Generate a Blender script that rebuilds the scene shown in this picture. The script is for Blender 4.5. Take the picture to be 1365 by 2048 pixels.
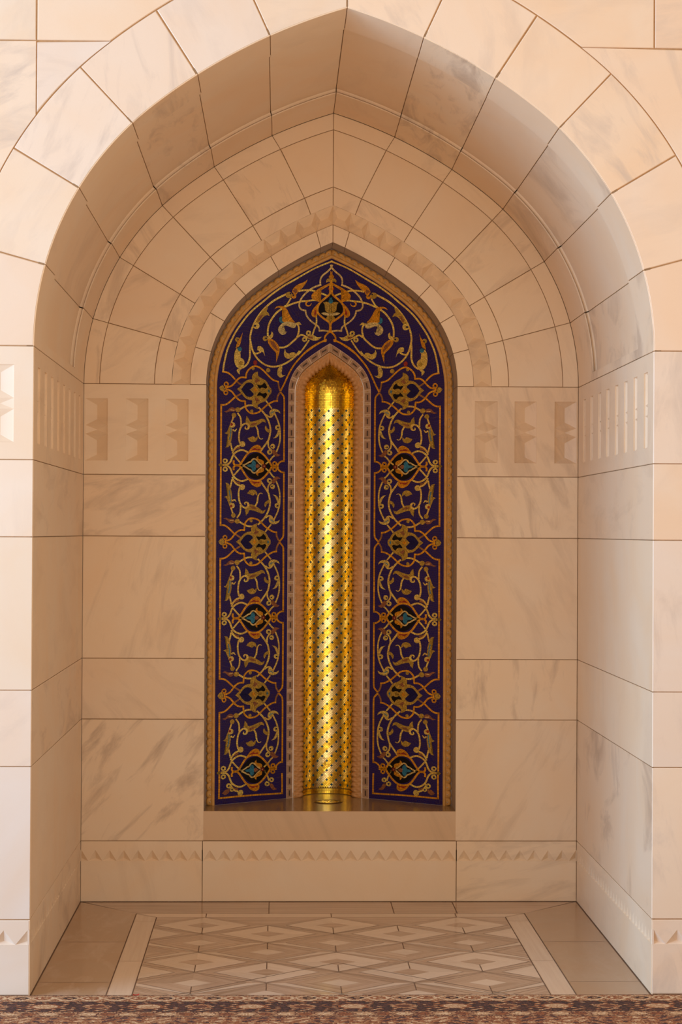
import bpy, bmesh, math, random
from mathutils import Vector
random.seed(7)
S = bpy.context.scene
for o in list(bpy.data.objects): bpy.data.objects.remove(o)

# ------------------------------------------------------------------ camera
FPX = 3900.0
yaw, pit, rol = 0.0316105595, 0.0101578359, 0.00534862331
cam_d = bpy.data.cameras.new('camera'); cam = bpy.data.objects.new('camera', cam_d)
S.collection.objects.link(cam); S.camera = cam
cam_d.sensor_fit = 'VERTICAL'; cam_d.sensor_height = 36.0; cam_d.sensor_width = 24.0
cam_d.lens = FPX * 36.0 / 2048.0
cam_d.clip_start = 0.05; cam_d.clip_end = 100
F = Vector((math.sin(yaw)*math.cos(pit), math.cos(yaw)*math.cos(pit), math.sin(pit)))
R = F.cross(Vector((0, 0, 1))).normalized(); U = R.cross(F)
R2 = R*math.cos(rol) + U*math.sin(rol); U2 = -R*math.sin(rol) + U*math.cos(rol)
from mathutils import Matrix
mw = Matrix((( R2.x, U2.x, -F.x, -0.207993558), (R2.y, U2.y, -F.y, -6.21576219), (R2.z, U2.z, -F.z, 1.47506593), (0, 0, 0, 1)))
cam.matrix_world = mw

# ------------------------------------------------------------------ light
S.view_settings.view_transform = 'Standard'; S.view_settings.look = 'None'
S.view_settings.gamma = 1.0; S.view_settings.use_curve_mapping = False
S.view_settings.exposure = 0.0
W = bpy.data.worlds.new('world'); S.world = W; W.use_nodes = True
W.node_tree.nodes['Background'].inputs[0].default_value = (1.0, 0.77, 0.58, 1)
W.node_tree.nodes['Background'].inputs[1].default_value = 0.78
def area(name, loc, target, sx, sy, energy, col):
    d = bpy.data.lights.new(name, 'AREA'); d.shape = 'RECTANGLE'; d.size = sx; d.size_y = sy
    d.energy = energy; d.color = col
    o = bpy.data.objects.new(name, d); S.collection.objects.link(o); o.location = loc
    o.rotation_euler = (Vector(target) - Vector(loc)).to_track_quat('-Z', 'Y').to_euler()
    return o
# daylight through the tall openings of the arcade, far to the left
area('daylight_left', (-6.4, -2.7, 2.1), (0.8, 0.3, 1.6), 4.2, 4.4, 600, (0.42, 0.68, 1.0))
# bright end of the hall behind the photographer
area('daylight_hall', (0.3, -10.5, 1.9), (0.0, 0.0, 1.6), 6.0, 3.6, 130, (1.0, 0.84, 0.66))

# added unseen spot high above; its bounce off the floor brightens the vault
sp = bpy.data.lights.new('added_overhead_spot', 'SPOT'); sp.energy = 1500; sp.color = (1.0, 0.84, 0.66); sp.spot_size = math.radians(58); sp.spot_blend = 0.5; sp.shadow_soft_size = 0.5
so = bpy.data.objects.new('added_overhead_spot', sp); S.collection.objects.link(so); so.location = (0.0, -4.3, 5.4)

# ------------------------------------------------------------------ helpers
def props(o, label=None, cat=None, group=None, kind=None):
    if label: o['label'] = label
    if cat: o['category'] = cat
    if group: o['group'] = group
    if kind: o['kind'] = kind
    return o
def empty(name, loc=(0, 0, 0)):
    o = bpy.data.objects.new(name, None); S.collection.objects.link(o); o.location = loc; o.empty_display_size = 0.1
    return o
class MB:
    def __init__(s): s.v = []; s.f = []; s.m = []; s.b = []; s.sm = []; s.uv = []
    def face(s, pts, m=0, b=0.0, smooth=False, uv=None):
        n = len(s.v); s.v += [tuple(p) for p in pts]; s.f.append(tuple(range(n, n+len(pts))))
        s.m.append(m); s.b.append(b); s.sm.append(smooth); s.uv.append(uv or [(0, 0)]*len(pts))
    def grid(s, P, m=0, b=0.0, smooth=True, uvf=None):
        n = len(s.v); a = len(P); c = len(P[0])
        for row in P: s.v += [tuple(p) for p in row]
        for i in range(a-1):
            for j in range(c-1):
                q = (n+i*c+j, n+i*c+j+1, n+(i+1)*c+j+1, n+(i+1)*c+j)
                s.f.append(q); s.m.append(m); s.b.append(b); s.sm.append(smooth)
                s.uv.append([uvf(i, j), uvf(i, j+1), uvf(i+1, j+1), uvf(i+1, j)] if uvf else [(0, 0)]*4)
    def build(s, name, mats, parent=None, fix=True):
        me = bpy.data.meshes.new(name); ox = oy = oz = 0.0
        if parent is not None: ox, oy, oz = parent.matrix_world.translation if parent.parent else parent.location
        me.from_pydata([(x-ox, y-oy, z-oz) for x, y, z in s.v], [], s.f)
        for m in mats: me.materials.append(m)
        me.polygons.foreach_set('material_index', s.m); me.polygons.foreach_set('use_smooth', s.sm)
        a = me.attributes.new('blk', 'FLOAT', 'FACE'); a.data.foreach_set('value', s.b)
        u = me.uv_layers.new(name='UVMap'); flat = []
        for q in s.uv:
            for t in q: flat += [t[0], t[1]]
        u.data.foreach_set('uv', flat)
        if fix:
            bm = bmesh.new(); bm.from_mesh(me); bmesh.ops.recalc_face_normals(bm, faces=bm.faces)
            # every open surface of the niche must face the room
            bm.to_mesh(me); bm.free()
        me.update()
        o = bpy.data.objects.new(name, me); S.collection.objects.link(o)
        if parent is not None: o.parent = parent
        return o

# ---- materials
def mat(name):
    m = bpy.data.materials.new(name); m.use_nodes = True
    return m, m.node_tree, m.node_tree.nodes['Principled BSDF']
def N(t, k, **kw):
    n = t.nodes.new(k)
    for a, v in kw.items():
        if a.startswith('i_'): n.inputs[int(a[2:])].default_value = v
        else: setattr(n, a, v)
    return n
def ramp(t, stops):
    if len(stops) == 1: stops = [stops[0], (1.0, stops[0][1])]
    n = t.nodes.new('ShaderNodeValToRGB'); e = n.color_ramp.elements
    while len(e) < len(stops): e.new(0.5)
    for k, (p, c) in zip(e, stops): k.position = p; k.color = (c[0], c[1], c[2], 1)
    return n
def mix(t, fac, a, b, mode='MIX'):
    n = t.nodes.new('ShaderNodeMix'); n.data_type = 'RGBA'; n.blend_type = mode
    for s, v in ((0, fac), (6, a), (7, b)):
        if hasattr(v, 'links') or isinstance(v, bpy.types.NodeSocket): t.links.new(v, n.inputs[s])
        elif isinstance(v, (int, float)): n.inputs[s].default_value = v
        else: n.inputs[s].default_value = (v[0], v[1], v[2], 1)
    return n.outputs[2]
def marble(name, tints, vein=(0.52, 0.43, 0.37), rough=0.42, vs=1.0, stretch=(1, 1, 1), vamt=0.85, bump=0.05):
    m, t, p = mat(name); L = t.links.new
    tc = N(t, 'ShaderNodeTexCoord'); at = N(t, 'ShaderNodeAttribute', attribute_name='blk')
    off = N(t, 'ShaderNodeVectorMath', operation='SCALE'); off.inputs[0].default_value = (7.3, 3.1, 5.7); L(at.outputs['Fac'], off.inputs['Scale'])
    add = N(t, 'ShaderNodeVectorMath', operation='ADD'); L(tc.outputs['Object'], add.inputs[0]); L(off.outputs[0], add.inputs[1])
    mp = N(t, 'ShaderNodeMapping'); mp.inputs['Scale'].default_value = stretch; mp.inputs['Rotation'].default_value = (0.5, 0.6, 0.4); L(add.outputs[0], mp.inputs[0])
    n1 = N(t, 'ShaderNodeTexNoise'); n1.inputs['Scale'].default_value = 2.2*vs; n1.inputs['Detail'].default_value = 5; n1.inputs['Distortion'].default_value = 1.4; L(mp.outputs[0], n1.inputs[0])
    mp2 = N(t, 'ShaderNodeMapping'); mp2.inputs['Scale'].default_value = tuple(a*b_ for a, b_ in zip(stretch, (1.0, 1.0, 3.6))); mp2.inputs['Rotation'].default_value = (0.0, 0.75, 0.3)
    wr = N(t, 'ShaderNodeTexWhiteNoise', noise_dimensions='1D'); ar = N(t, 'ShaderNodeMath', operation='ADD', i_1=9.1); L(at.outputs['Fac'], ar.inputs[0]); L(ar.outputs[0], wr.inputs['W'])
    rt = N(t, 'ShaderNodeVectorRotate', rotation_type='Y_AXIS'); sg_ = N(t, 'ShaderNodeMath', operation='MULTIPLY', i_1=2.4); L(wr.outputs['Value'], sg_.inputs[0]); L(sg_.outputs[0], rt.inputs['Angle']); L(add.outputs[0], rt.inputs['Vector']); L(rt.outputs[0], mp2.inputs[0])
    n2 = N(t, 'ShaderNodeTexNoise'); n2.inputs['Scale'].default_value = 3.2*vs; n2.inputs['Detail'].default_value = 9; n2.inputs['Roughness'].default_value = 0.62; n2.inputs['Distortion'].default_value = 0.7; L(mp2.outputs[0], n2.inputs[0])
    cr = None
    wn = N(t, 'ShaderNodeTexWhiteNoise', noise_dimensions='1D'); L(at.outputs['Fac'], wn.inputs['W'])
    tr = ramp(t, [(i/(max(1, len(tints)-1)), c) for i, c in enumerate(tints)]); L(wn.outputs['Value'], tr.inputs[0])
    # soft clouds
    cr = ramp(t, [(0.35, (0, 0, 0)), (0.68, (1, 1, 1))]); L(n1.outputs[0], cr.inputs[0])
    sc = N(t, 'ShaderNodeMath', operation='MULTIPLY'); L(cr.outputs[0], sc.inputs[0]); sc.inputs[1].default_value = 0.6
    warm = mix(t, 1.0, tr.outputs[0], (1.0, 0.90, 0.78), 'MULTIPLY'); c1 = mix(t, sc.outputs[0], tr.outputs[0], warm)
    # thin grey veins, stronger in some blocks
    vr = ramp(t, [(0.50, (0, 0, 0)), (0.62, (0.45, 0.45, 0.45)), (0.78, (1, 1, 1))]); L(n2.outputs[0], vr.inputs[0])
    wn2 = N(t, 'ShaderNodeTexWhiteNoise', noise_dimensions='1D'); a2 = N(t, 'ShaderNodeMath', operation='ADD', i_1=3.7); L(at.outputs['Fac'], a2.inputs[0]); L(a2.outputs[0], wn2.inputs['W'])
    pw = N(t, 'ShaderNodeMath', operation='POWER', i_1=2.0); L(wn2.outputs['Value'], pw.inputs[0]); pw.inputs[1].default_value = 1.3
    vm = N(t, 'ShaderNodeMath', operation='MULTIPLY'); L(vr.outputs[0], vm.inputs[0]); L(pw.outputs[0], vm.inputs[1])
    vm2 = N(t, 'ShaderNodeMath', operation='MULTIPLY', i_1=vamt); L(vm.outputs[0], vm2.inputs[0])
    c2 = mix(t, vm2.outputs[0], c1, vein)
    L(c2, p.inputs['Base Color'])
    p.inputs['Roughness'].default_value = rough; p.inputs['IOR'].default_value = 1.45
    n3 = N(t, 'ShaderNodeTexNoise'); n3.inputs['Scale'].default_value = 160; n3.inputs['Detail'].default_value = 3; L(tc.outputs['Object'], n3.inputs[0])
    bp = N(t, 'ShaderNodeBump'); bp.inputs['Strength'].default_value = bump; bp.inputs['Distance'].default_value = 0.004; L(n3.outputs[0], bp.inputs['Height']); L(bp.outputs[0], p.inputs['Normal'])
    return m
TINTS = [(0.80, 0.68, 0.55), (0.83, 0.67, 0.52), (0.78, 0.68, 0.60), (0.86, 0.72, 0.57), (0.80, 0.64, 0.50), (0.84, 0.74, 0.64)]
M_front = marble('marble_front', TINTS)
M_front2 = marble('marble_front_peach', [(0.84, 0.66, 0.49), (0.86, 0.69, 0.53), (0.83, 0.65, 0.50), (0.85, 0.70, 0.56)])
M_back = marble('marble_niche', [(0.84, 0.66, 0.47), (0.86, 0.69, 0.50), (0.82, 0.64, 0.46), (0.86, 0.70, 0.52)], vein=(0.42, 0.29, 0.20), vamt=1.0)
M_slab = marble('marble_brown', [(0.60, 0.45, 0.31)], vs=0.7, stretch=(0.3, 1, 2.5))
def plain(name, col, rough=0.6, metal=0.0, **k):
    m, t, p = mat(name); p.inputs['Base Color'].default_value = (*col, 1); p.inputs['Roughness'].default_value = rough; p.inputs['Metallic'].default_value = metal
    n = N(t, 'ShaderNodeTexNoise'); n.inputs['Scale'].default_value = k.get('ns', 60); n.inputs['Detail'].default_value = 4
    tc = N(t, 'ShaderNodeTexCoord'); t.links.new(tc.outputs['Object'], n.inputs[0])
    r = ramp(t, [(0.3, tuple(c*(1-k.get('var', 0.12)) for c in col)), (0.7, tuple(min(1, c*(1+k.get('var', 0.12))) for c in col))])
    t.links.new(n.outputs[0], r.inputs[0]); t.links.new(r.outputs[0], p.inputs['Base Color'])
    return m
M_grout = plain('grout', (0.30, 0.18, 0.09), 0.9)
M_grout2 = plain('grout_front', (0.48, 0.28, 0.13), 0.9)

def vary(t, col, amt, src=None):
    """colour varied per tessera from the face attribute"""
    at = N(t, 'ShaderNodeAttribute', attribute_name='blk')
    wn = N(t, 'ShaderNodeTexWhiteNoise', noise_dimensions='1D'); t.links.new(src or at.outputs['Fac'], wn.inputs['W'])
    r = ramp(t, [(0.0, tuple(c*(1-amt) for c in col)), (0.6, col), (1.0, tuple(min(1, c*(1+amt)) for c in col))])
    t.links.new(wn.outputs['Value'], r.inputs[0]); return r.outputs[0]
def tess(name, col, rough=0.35, metal=0.0, amt=0.25):
    m, t, p = mat(name); t.links.new(vary(t, col, amt), p.inputs['Base Color'])
    p.inputs['Roughness'].default_value = rough; p.inputs['Metallic'].default_value = metal
    return m
def fill(name, col, rough=0.35, metal=0.0, amt=0.22, scale=185):
    """small irregular tesserae with dark joints over a filled shape"""
    m, t, p = mat(name); L = t.links.new
    tc = N(t, 'ShaderNodeTexCoord'); mp = N(t, 'ShaderNodeMapping'); mp.inputs['Scale'].default_value = (1, 0, 1); L(tc.outputs['Object'], mp.inputs[0])
    v = N(t, 'ShaderNodeTexVoronoi', feature='F1'); v.inputs['Scale'].default_value = scale; v.inputs['Randomness'].default_value = 0.75; L(mp.outputs[0], v.inputs[0])
    e = N(t, 'ShaderNodeTexVoronoi', feature='DISTANCE_TO_EDGE'); e.inputs['Scale'].default_value = scale; e.inputs['Randomness'].default_value = 0.75; L(mp.outputs[0], e.inputs[0])
    sx = N(t, 'ShaderNodeSeparateColor'); L(v.outputs['Color'], sx.inputs[0])
    r = ramp(t, [(0.0, tuple(c*(1-amt) for c in col)), (0.6, col), (1.0, tuple(min(1, c*(1+amt)) for c in col))]); L(sx.outputs[0], r.inputs[0])
    er = ramp(t, [(0.04, (0, 0, 0)), (0.10, (1, 1, 1))]); L(e.outputs['Distance'], er.inputs[0])
    c = mix(t, er.outputs[0], tuple(x*0.45 for x in col), r.outputs[0]); L(c, p.inputs['Base Color'])
    p.inputs['Roughness'].default_value = rough; p.inputs['Metallic'].default_value = metal
    return m
def blue_ground():
    m, t, p = mat('blue_tesserae'); L = t.links.new
    uv = N(t, 'ShaderNodeUVMap', uv_map='UVMap')
    n = N(t, 'ShaderNodeTexNoise'); n.inputs['Scale'].default_value = 9; n.inputs['Detail'].default_value = 1; L(uv.outputs[0], n.inputs[0])
    s = N(t, 'ShaderNodeVectorMath', operation='SUBTRACT'); L(n.outputs['Color'], s.inputs[0]); s.inputs[1].default_value = (.5, .5, .5)
    k = N(t, 'ShaderNodeVectorMath', operation='SCALE'); L(s.outputs[0], k.inputs[0]); k.inputs['Scale'].default_value = 0.09
    a = N(t, 'ShaderNodeVectorMath', operation='ADD'); L(uv.outputs[0], a.inputs[0]); L(k.outputs[0], a.inputs[1])
    b = N(t, 'ShaderNodeTexBrick'); b.inputs['Scale'].default_value = 1.0; b.inputs['Brick Width'].default_value = 0.0085; b.inputs['Row Height'].default_value = 0.0085
    b.inputs['Mortar Size'].default_value = 0.0007; b.inputs['Mortar Smooth'].default_value = 0.1; b.inputs['Bias'].default_value = 0.0
    b.inputs['Color1'].default_value = (0.011, 0.005, 0.120, 1); b.inputs['Color2'].default_value = (0.024, 0.008, 0.075, 1); b.inputs['Mortar'].default_value = (0.050, 0.028, 0.085, 1)
    L(a.outputs[0], b.inputs[0]); L(b.outputs[0], p.inputs['Base Color']); p.inputs['Roughness'].default_value = 0.45; p.inputs['Specular IOR Level'].default_value = 0.25
    return m
TM = {
 'G': tess('gold_vine_tesserae', (1.0, 0.70, 0.15), 0.32, 0.5), 'O': tess('amber_tesserae', (0.90, 0.40, 0.015), 0.32, 0.45),
 'D': tess('dark_amber_tesserae', (0.34, 0.14, 0.025), 0.4), 'P': tess('pale_gold_tesserae', (0.80, 0.60, 0.22), 0.35, 0.4),
 'B': tess('teal_tesserae', (0.02, 0.20, 0.32), 0.35), 'R': tess('red_tesserae', (0.40, 0.03, 0.015), 0.35),
 'S': tess('olive_gold_tesserae', (0.56, 0.35, 0.05), 0.35, 0.4), 'W': tess('brown_tesserae', (0.30, 0.10, 0.04), 0.35), 'K': tess('black_tesserae', (0.008, 0.006, 0.008), 0.3),
 'N': tess('navy_tesserae', (0.014, 0.009, 0.075), 0.4)}
FM = {
 'G': fill('gold_leaf_tesserae', (0.98, 0.70, 0.16), 0.32, 0.45), 'O': fill('amber_leaf_tesserae', (0.84, 0.36, 0.015), 0.32, 0.4),
 'P': fill('pale_leaf_tesserae', (0.84, 0.66, 0.26), 0.35, 0.35), 'B': fill('teal_leaf_tesserae', (0.02, 0.20, 0.32), 0.35), 'R': fill('red_leaf_tesserae', (0.38, 0.025, 0.012), 0.35),
 'S': fill('olive_leaf_tesserae', (0.60, 0.38, 0.055), 0.35, 0.35), 'W': fill('brown_leaf_tesserae', (0.32, 0.11, 0.04), 0.35),
 'K': fill('black_leaf_tesserae', (0.007, 0.005, 0.007), 0.3), 'N': fill('navy_leaf_tesserae', (0.013, 0.009, 0.075), 0.4), 'D': fill('dark_leaf_tesserae', (0.3, 0.12, 0.02), 0.4)}
for c_ in 'KN':
    for d_ in (TM, FM): d_[c_].node_tree.nodes['Principled BSDF'].inputs['Specular IOR Level'].default_value = 0.2
M_blue = blue_ground()
MORD = 'GODPBRSWKN'
MLIST = [TM[c] for c in MORD] + [FM[c] for c in MORD]

# ------------------------------------------------------------------ the pointed arch family (metres; x = 0 is the axis, y = 0 the wall face)
HW = 0.99; DEP = 1.5713; ZS = 2.06; TH = 0.9; R1 = 0.98; RR2 = 1.85; X1 = 0.01
CX = X1 - math.cos(TH)*(RR2-R1); CZ = ZS - math.sin(TH)*(RR2-R1)
def tend(d): return math.acos(-CX/(RR2+d))
def Pth(th, d):
    if th < TH: return (X1+math.cos(th)*(R1+d), ZS+math.sin(th)*(R1+d))
    th = min(th, tend(d)); return (CX+math.cos(th)*(RR2+d), CZ+math.sin(th)*(RR2+d))
def Ps(s, d):
    if s <= 0.5: return Pth(TH*s/0.5, d)
    te = tend(d); th = TH+(te-TH)*(s-0.5)/0.5
    return (max(0.0, CX+math.cos(th)*(RR2+d)), CZ+math.sin(th)*(RR2+d))
def offset_of(x, z):
    x = abs(x)
    if z < ZS: return x - HW
    if math.atan2(z-ZS, x-X1) < TH: return math.hypot(x-X1, z-ZS) - R1
    return math.hypot(x-CX, z-CZ) - RR2
S_OUT = [0, .1486, .3005, .4528, .6256, .8129, 1.0]
S_IN = [0, .15, .30, .452, .666, .928, 1.0]
def sj(k, d):
    t = max(0.0, min(1.0, -d/0.487)); return S_OUT[k]*(1-t)+S_IN[k]*t
def joint(s_k, d): return s_k

# a stone block: ruled patch f(u, v, h) over [0,1]^2, h = height above the wall face
def block(mb, f, nu=1, nv=1, gap=(1, 1, 1, 1), b=0.0, g=0.0012, bv=0.0013, dp=0.006, m=0, smooth=False, bevel=(1, 1, 1, 1)):
    P0 = Vector(f(0, .5, 0)); P1 = Vector(f(1, .5, 0)); Q0 = Vector(f(.5, 0, 0)); Q1 = Vector(f(.5, 1, 0))
    def ln(a, c, n=8):
        t = 0; p = Vector(f(*a, 0))
        for i in range(1, n+1):
            q = Vector(f(a[0]+(c[0]-a[0])*i/n, a[1]+(c[1]-a[1])*i/n, 0)); t += (q-p).length; p = q
        return max(t, 1e-4)
    lu = ln((0, .5), (1, .5)); lv = ln((.5, 0), (.5, 1))
    def axis(n, l, ga, gb):
        a = g/l*ga; c = 1-g/l*gb; a2 = a+bv/l*ga; c2 = c-bv/l*gb
        return a, a2, [a2+(c2-a2)*i/n for i in range(n+1)], c2, c
    ua, ua2, us, uc2, uc = axis(nu, lu, gap[0], gap[1]); va, va2, vs, vc2, vc = axis(nv, lv, gap[2], gap[3])
    mb.grid([[f(u, v, 0) for v in vs] for u in us], m, b, smooth)
    ue = [ua]+us[1:-1]+[uc] if nu > 1 else [ua, uc]; ve = [va]+vs[1:-1]+[vc] if nv > 1 else [va, vc]
    ui = [ua2]+us[1:-1]+[uc2] if nu > 1 else [ua2, uc2]; vi = [va2]+vs[1:-1]+[vc2] if nv > 1 else [va2, vc2]
    if gap[0]: mb.grid([[f(ua2, v, 0) for v in vi], [f(ua, v, -bv) for v in ve], [f(ua, v, -dp) for v in ve]], m, b, False)
    if gap[1]: mb.grid([[f(uc2, v, 0) for v in vi], [f(uc, v, -bv) for v in ve], [f(uc, v, -dp) for v in ve]], m, b, False)
    if gap[2]: mb.grid([[f(u, va2, 0) for u in ui], [f(u, va, -bv) for u in ue], [f(u, va, -dp) for u in ue]], m, b, False)
    if gap[3]: mb.grid([[f(u, vc2, 0) for u in ui], [f(u, vc, -bv) for u in ue], [f(u, vc, -dp) for u in ue]], m, b, False)
def rect(fr, a0, a1, b0, b1):
    return lambda u, v, h: fr(a0+(a1-a0)*u, b0+(b1-b0)*v, h)
BN = [0]
def nb(): BN[0] += 1; return BN[0]*0.731
def fr_front(x, z, h): return (x, -h, z)
def fr_back(x, z, h): return (x, DEP-h, z)
def fr_side(sg): return lambda y, z, h: (sg*(HW-h), y, z)

# V-shaped carved trench between four corners (c0,c1 one end; c3,c2 the other)
def trench(mb, fr, c0, c1, c2, c3, run, deep, lip=0.006, b=0.0, m=0, walls=(0, 1, 2, 3)):
    ins = lambda h: [fr(*c0, h), fr(*c1, h), fr(*c2, h), fr(*c3, h)]
    T = ins(0); B_ = ins(-lip)
    for i in walls: mb.face([T[i], T[(i+1) % 4], B_[(i+1) % 4], B_[i]], m, b)
    e0 = ((c0[0]+c1[0])/2, (c0[1]+c1[1])/2); e1 = ((c3[0]+c2[0])/2, (c3[1]+c2[1])/2)
    L = math.hypot(e1[0]-e0[0], e1[1]-e0[1]); t = min(run/L, 0.48)
    v0 = fr(e0[0]+(e1[0]-e0[0])*t, e0[1]+(e1[1]-e0[1])*t, -lip-deep); v1 = fr(e1[0]+(e0[0]-e1[0])*t, e1[1]+(e0[1]-e1[1])*t, -lip-deep)
    mb.face([B_[0], B_[1], v0], m, b); mb.face([B_[2], B_[3], v1], m, b)
    mb.face([B_[1], B_[2], v1, v0], m, b); mb.face([B_[3], B_[0], v0, v1], m, b)
def carved(mb, fr, a0, a1, z0, z1, b, dk=1.0):
    h = z1-z0; cuts = [z0, z0+h*.43, z0+h*.57, z1]
    for i in range(3):
        l = cuts[i+1]-cuts[i]; w = abs(a1-a0)
        trench(mb, fr, (a0, cuts[i]), (a1, cuts[i]), (a1, cuts[i+1]), (a0, cuts[i+1]), min(w*.28, l*.5), dk*((0.024 if w > .07 else 0.019) if i != 1 else 0.016), lip=.005, b=b, walls=((0, 1, 3), (1, 3), (1, 2, 3))[i])
def panel_row(mb, fr, a0, a1, z0, z1, holes, hz0, hz1, b, gap=(1, 1, 1, 1)):
    """a block row with rectangular openings (for the carved recesses)"""
    block(mb, rect(fr, a0, a1, z0, hz0), gap=(gap[0], gap[1], gap[2], 0), b=b)
    block(mb, rect(fr, a0, a1, hz1, z1), gap=(gap[0], gap[1], 0, gap[3]), b=b)
    xs = [a0]+[e for h in sorted(holes) for e in h]+[a1]
    for i in range(0, len(xs), 2):
        if xs[i+1]-xs[i] > 1e-4:
            block(mb, rect(fr, xs[i], xs[i+1], hz0, hz1), gap=(gap[0] if i == 0 else 0, gap[1] if i == len(xs)-2 else 0, 0, 0), b=b)
# band with a row of three-sided notches
def notch_band(mb, fr, a0, a1, z0, z1, pitch, b, deep=0.014, half_end=0):
    n = max(1, round((a1-a0)/pitch)); p = (a1-a0)/n
    for i in range(n):
        x0 = a0+p*i; x1 = x0+p; xm = (x0+x1)/2
        A = fr(x0, z0, 0); B_ = fr(x1, z0, 0); Cc = fr(xm, z1, 0); D = fr(xm, z0+(z1-z0)*.22, -deep)
        TL = fr(x0, z1, 0); TR = fr(x1, z1, 0)
        mb.face([A, Cc, D], 0, b); mb.face([Cc, B_, D], 0, b); mb.face([A, D, B_], 0, b)
        mb.face([A, TL, Cc], 0, b); mb.face([B_, Cc, TR], 0, b)

def half_notch(mb, fr, a, c, z0, z1, b, deep=.014):
    # half of a notch, cut off upright at the corner
    zd = z0+(z1-z0)*.22
    A, B_, Cc = fr(a, z0, 0), fr(c, z0, 0), fr(a, z1, 0); D = fr(a, zd, -deep)
    mb.face([A, Cc, D], 0, b); mb.face([Cc, B_, D], 0, b); mb.face([A, D, B_], 0, b); mb.face([Cc, fr(c, z1, 0), B_], 0, b)

# ------------------------------------------------------------------ setting
ROWS = [2.06, 1.6988, 1.4535, 0.9672, 0.7255, 0.2416]
PZ0, PZ1 = 1.754, 2.0015
# --- front wall
wf = MB(); wfc = MB(); GF = dict(g=.0022, bv=.0022, m=0)
XE = 2.3; ZT = 4.2
for sg in (-1, 1):
    fx = lambda f: (lambda u, v, h: (lambda p: (sg*p[0], p[1], p[2]))(f(u, v, h)))
    GF['m'] = 0 if sg < 0 else 2
    # voussoirs of the front ring
    thj = [0, .2675, .5409, .815, .9950, 1.1376]
    for k in range(6):
        bb = nb()
        def f(u, v, h, k=k):
            d = 0.245*v
            t0 = thj[k]; t1 = thj[k+1] if k < 5 else tend(d)
            x, z = Pth(t0+(t1-t0)*u, d); return (sg*max(x, 0), -h, z)
        block(wf, f, nu=14, nv=2, b=bb, **GF)
    ex = lambda z: None
    def exx(z):   # extrados x at height z
        lo, hi = 0.0, tend(.245)
        for _ in range(40):
            mm = (lo+hi)/2
            if Pth(mm, .245)[1] < z: lo = mm
            else: hi = mm
        return Pth(lo, .245)[0]
    def exz(x):
        lo, hi = 0.0, tend(.245)
        for _ in range(40):
            mm = (lo+hi)/2
            if Pth(mm, .245)[0] > x: lo = mm
            else: hi = mm
        return Pth(lo, .245)[1]
    zh = 3.033
    xh = exx(zh)
    if sg < 0:
        block(wf, lambda u, v, h: (-XE+(XE-.989)*u, -h, zh+(ZT-zh)*v), b=nb(), **GF)
        block(wf, lambda u, v, h: (-(.989+(xh-.989)*u), -h, zh+(ZT-zh)*v), b=nb(), gap=(1, 0, 1, 1), **GF)
    else:
        block(wf, lambda u, v, h: (.989+(XE-.989)*u, -h, zh+(ZT-zh)*v), b=nb(), **GF)
        block(wf, lambda u, v, h: (.989+(xh-.989)*u, -h, zh+(ZT-zh)*v), b=nb(), gap=(1, 0, 1, 1), **GF)
    bq = BN[0]*0.731
    block(wf, lambda u, v, h: (sg*xh*(1-u), -h, (lambda z0: z0+(ZT-z0)*v)(exz(xh*(1-u)))), nu=20, b=bq, **GF, gap=(0, 1, 1, 1))
    # below the horizontal joint
    def low(xa, xb, n, gp, bb):
        block(wf, lambda u, v, h: (sg*(xa+(xb-xa)*u), -h, (lambda z0: z0+(zh-z0)*v)(exz(xa+(xb-xa)*u))), nu=n, b=bb, gap=gp, **GF)
    if sg < 0:
        low(.989, xh, 10, (1, 0, 1, 1), nb()); low(1.2345, .989, 24, (1, 1, 1, 1), nb())
    else: low(1.2345, xh, 30, (1, 0, 1, 1), nb())
    block(wf, lambda u, v, h: (sg*(1.2345+(XE-1.2345)*u), -h, ZS+(zh-ZS)*v), b=nb(), **GF)
    # jamb blocks
    for i in range(6):
        z1 = ROWS[i]; z0 = ROWS[i+1] if i < 5 else 0.0
        fr = lambda a, z, h: (sg*a, -h, z)
        bb = nb()
        if i == 0 and sg < 0:
            hs = [(1.053, 1.142)]
            panel_row(wf, fr, HW, 1.5, z0, z1, hs, PZ0, PZ1, bb); block(wf, rect(fr, 1.5, XE, z0, z1), b=nb(), **GF)
            carved(wfc, fr, 1.053, 1.142, PZ0, PZ1, bb, .45)
        elif i == 5:
            block(wf, rect(fr, HW, XE, 0, .162), gap=(1, 0, 1, 0), b=bb, **GF)
            block(wf, rect(fr, HW, XE, .208, z1), gap=(1, 0, 0, 1), b=bb, **GF)
            half_notch(wf, fr, .998, 1.0363, .162, .208, bb); notch_band(wf, fr, 1.0363, 1.995, .162, .208, .0766, bb)
            if sg > 0:
                wf.m = [2 if (q_ == 0 and abs(b_ - bb) < 1e-6) else q_ for q_, b_ in zip(wf.m, wf.b)]
            block(wf, rect(fr, HW, .998, .162, .208), gap=(1, 0, 0, 0), b=bb); block(wf, rect(fr, 1.995, XE, .162, .208), gap=(0, 0, 0, 0), b=bb, **GF)
        else:
            block(wf, rect(fr, HW, 1.5, z0, z1), b=bb); block(wf, rect(fr, 1.5, XE, z0, z1), b=nb(), **GF)
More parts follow.
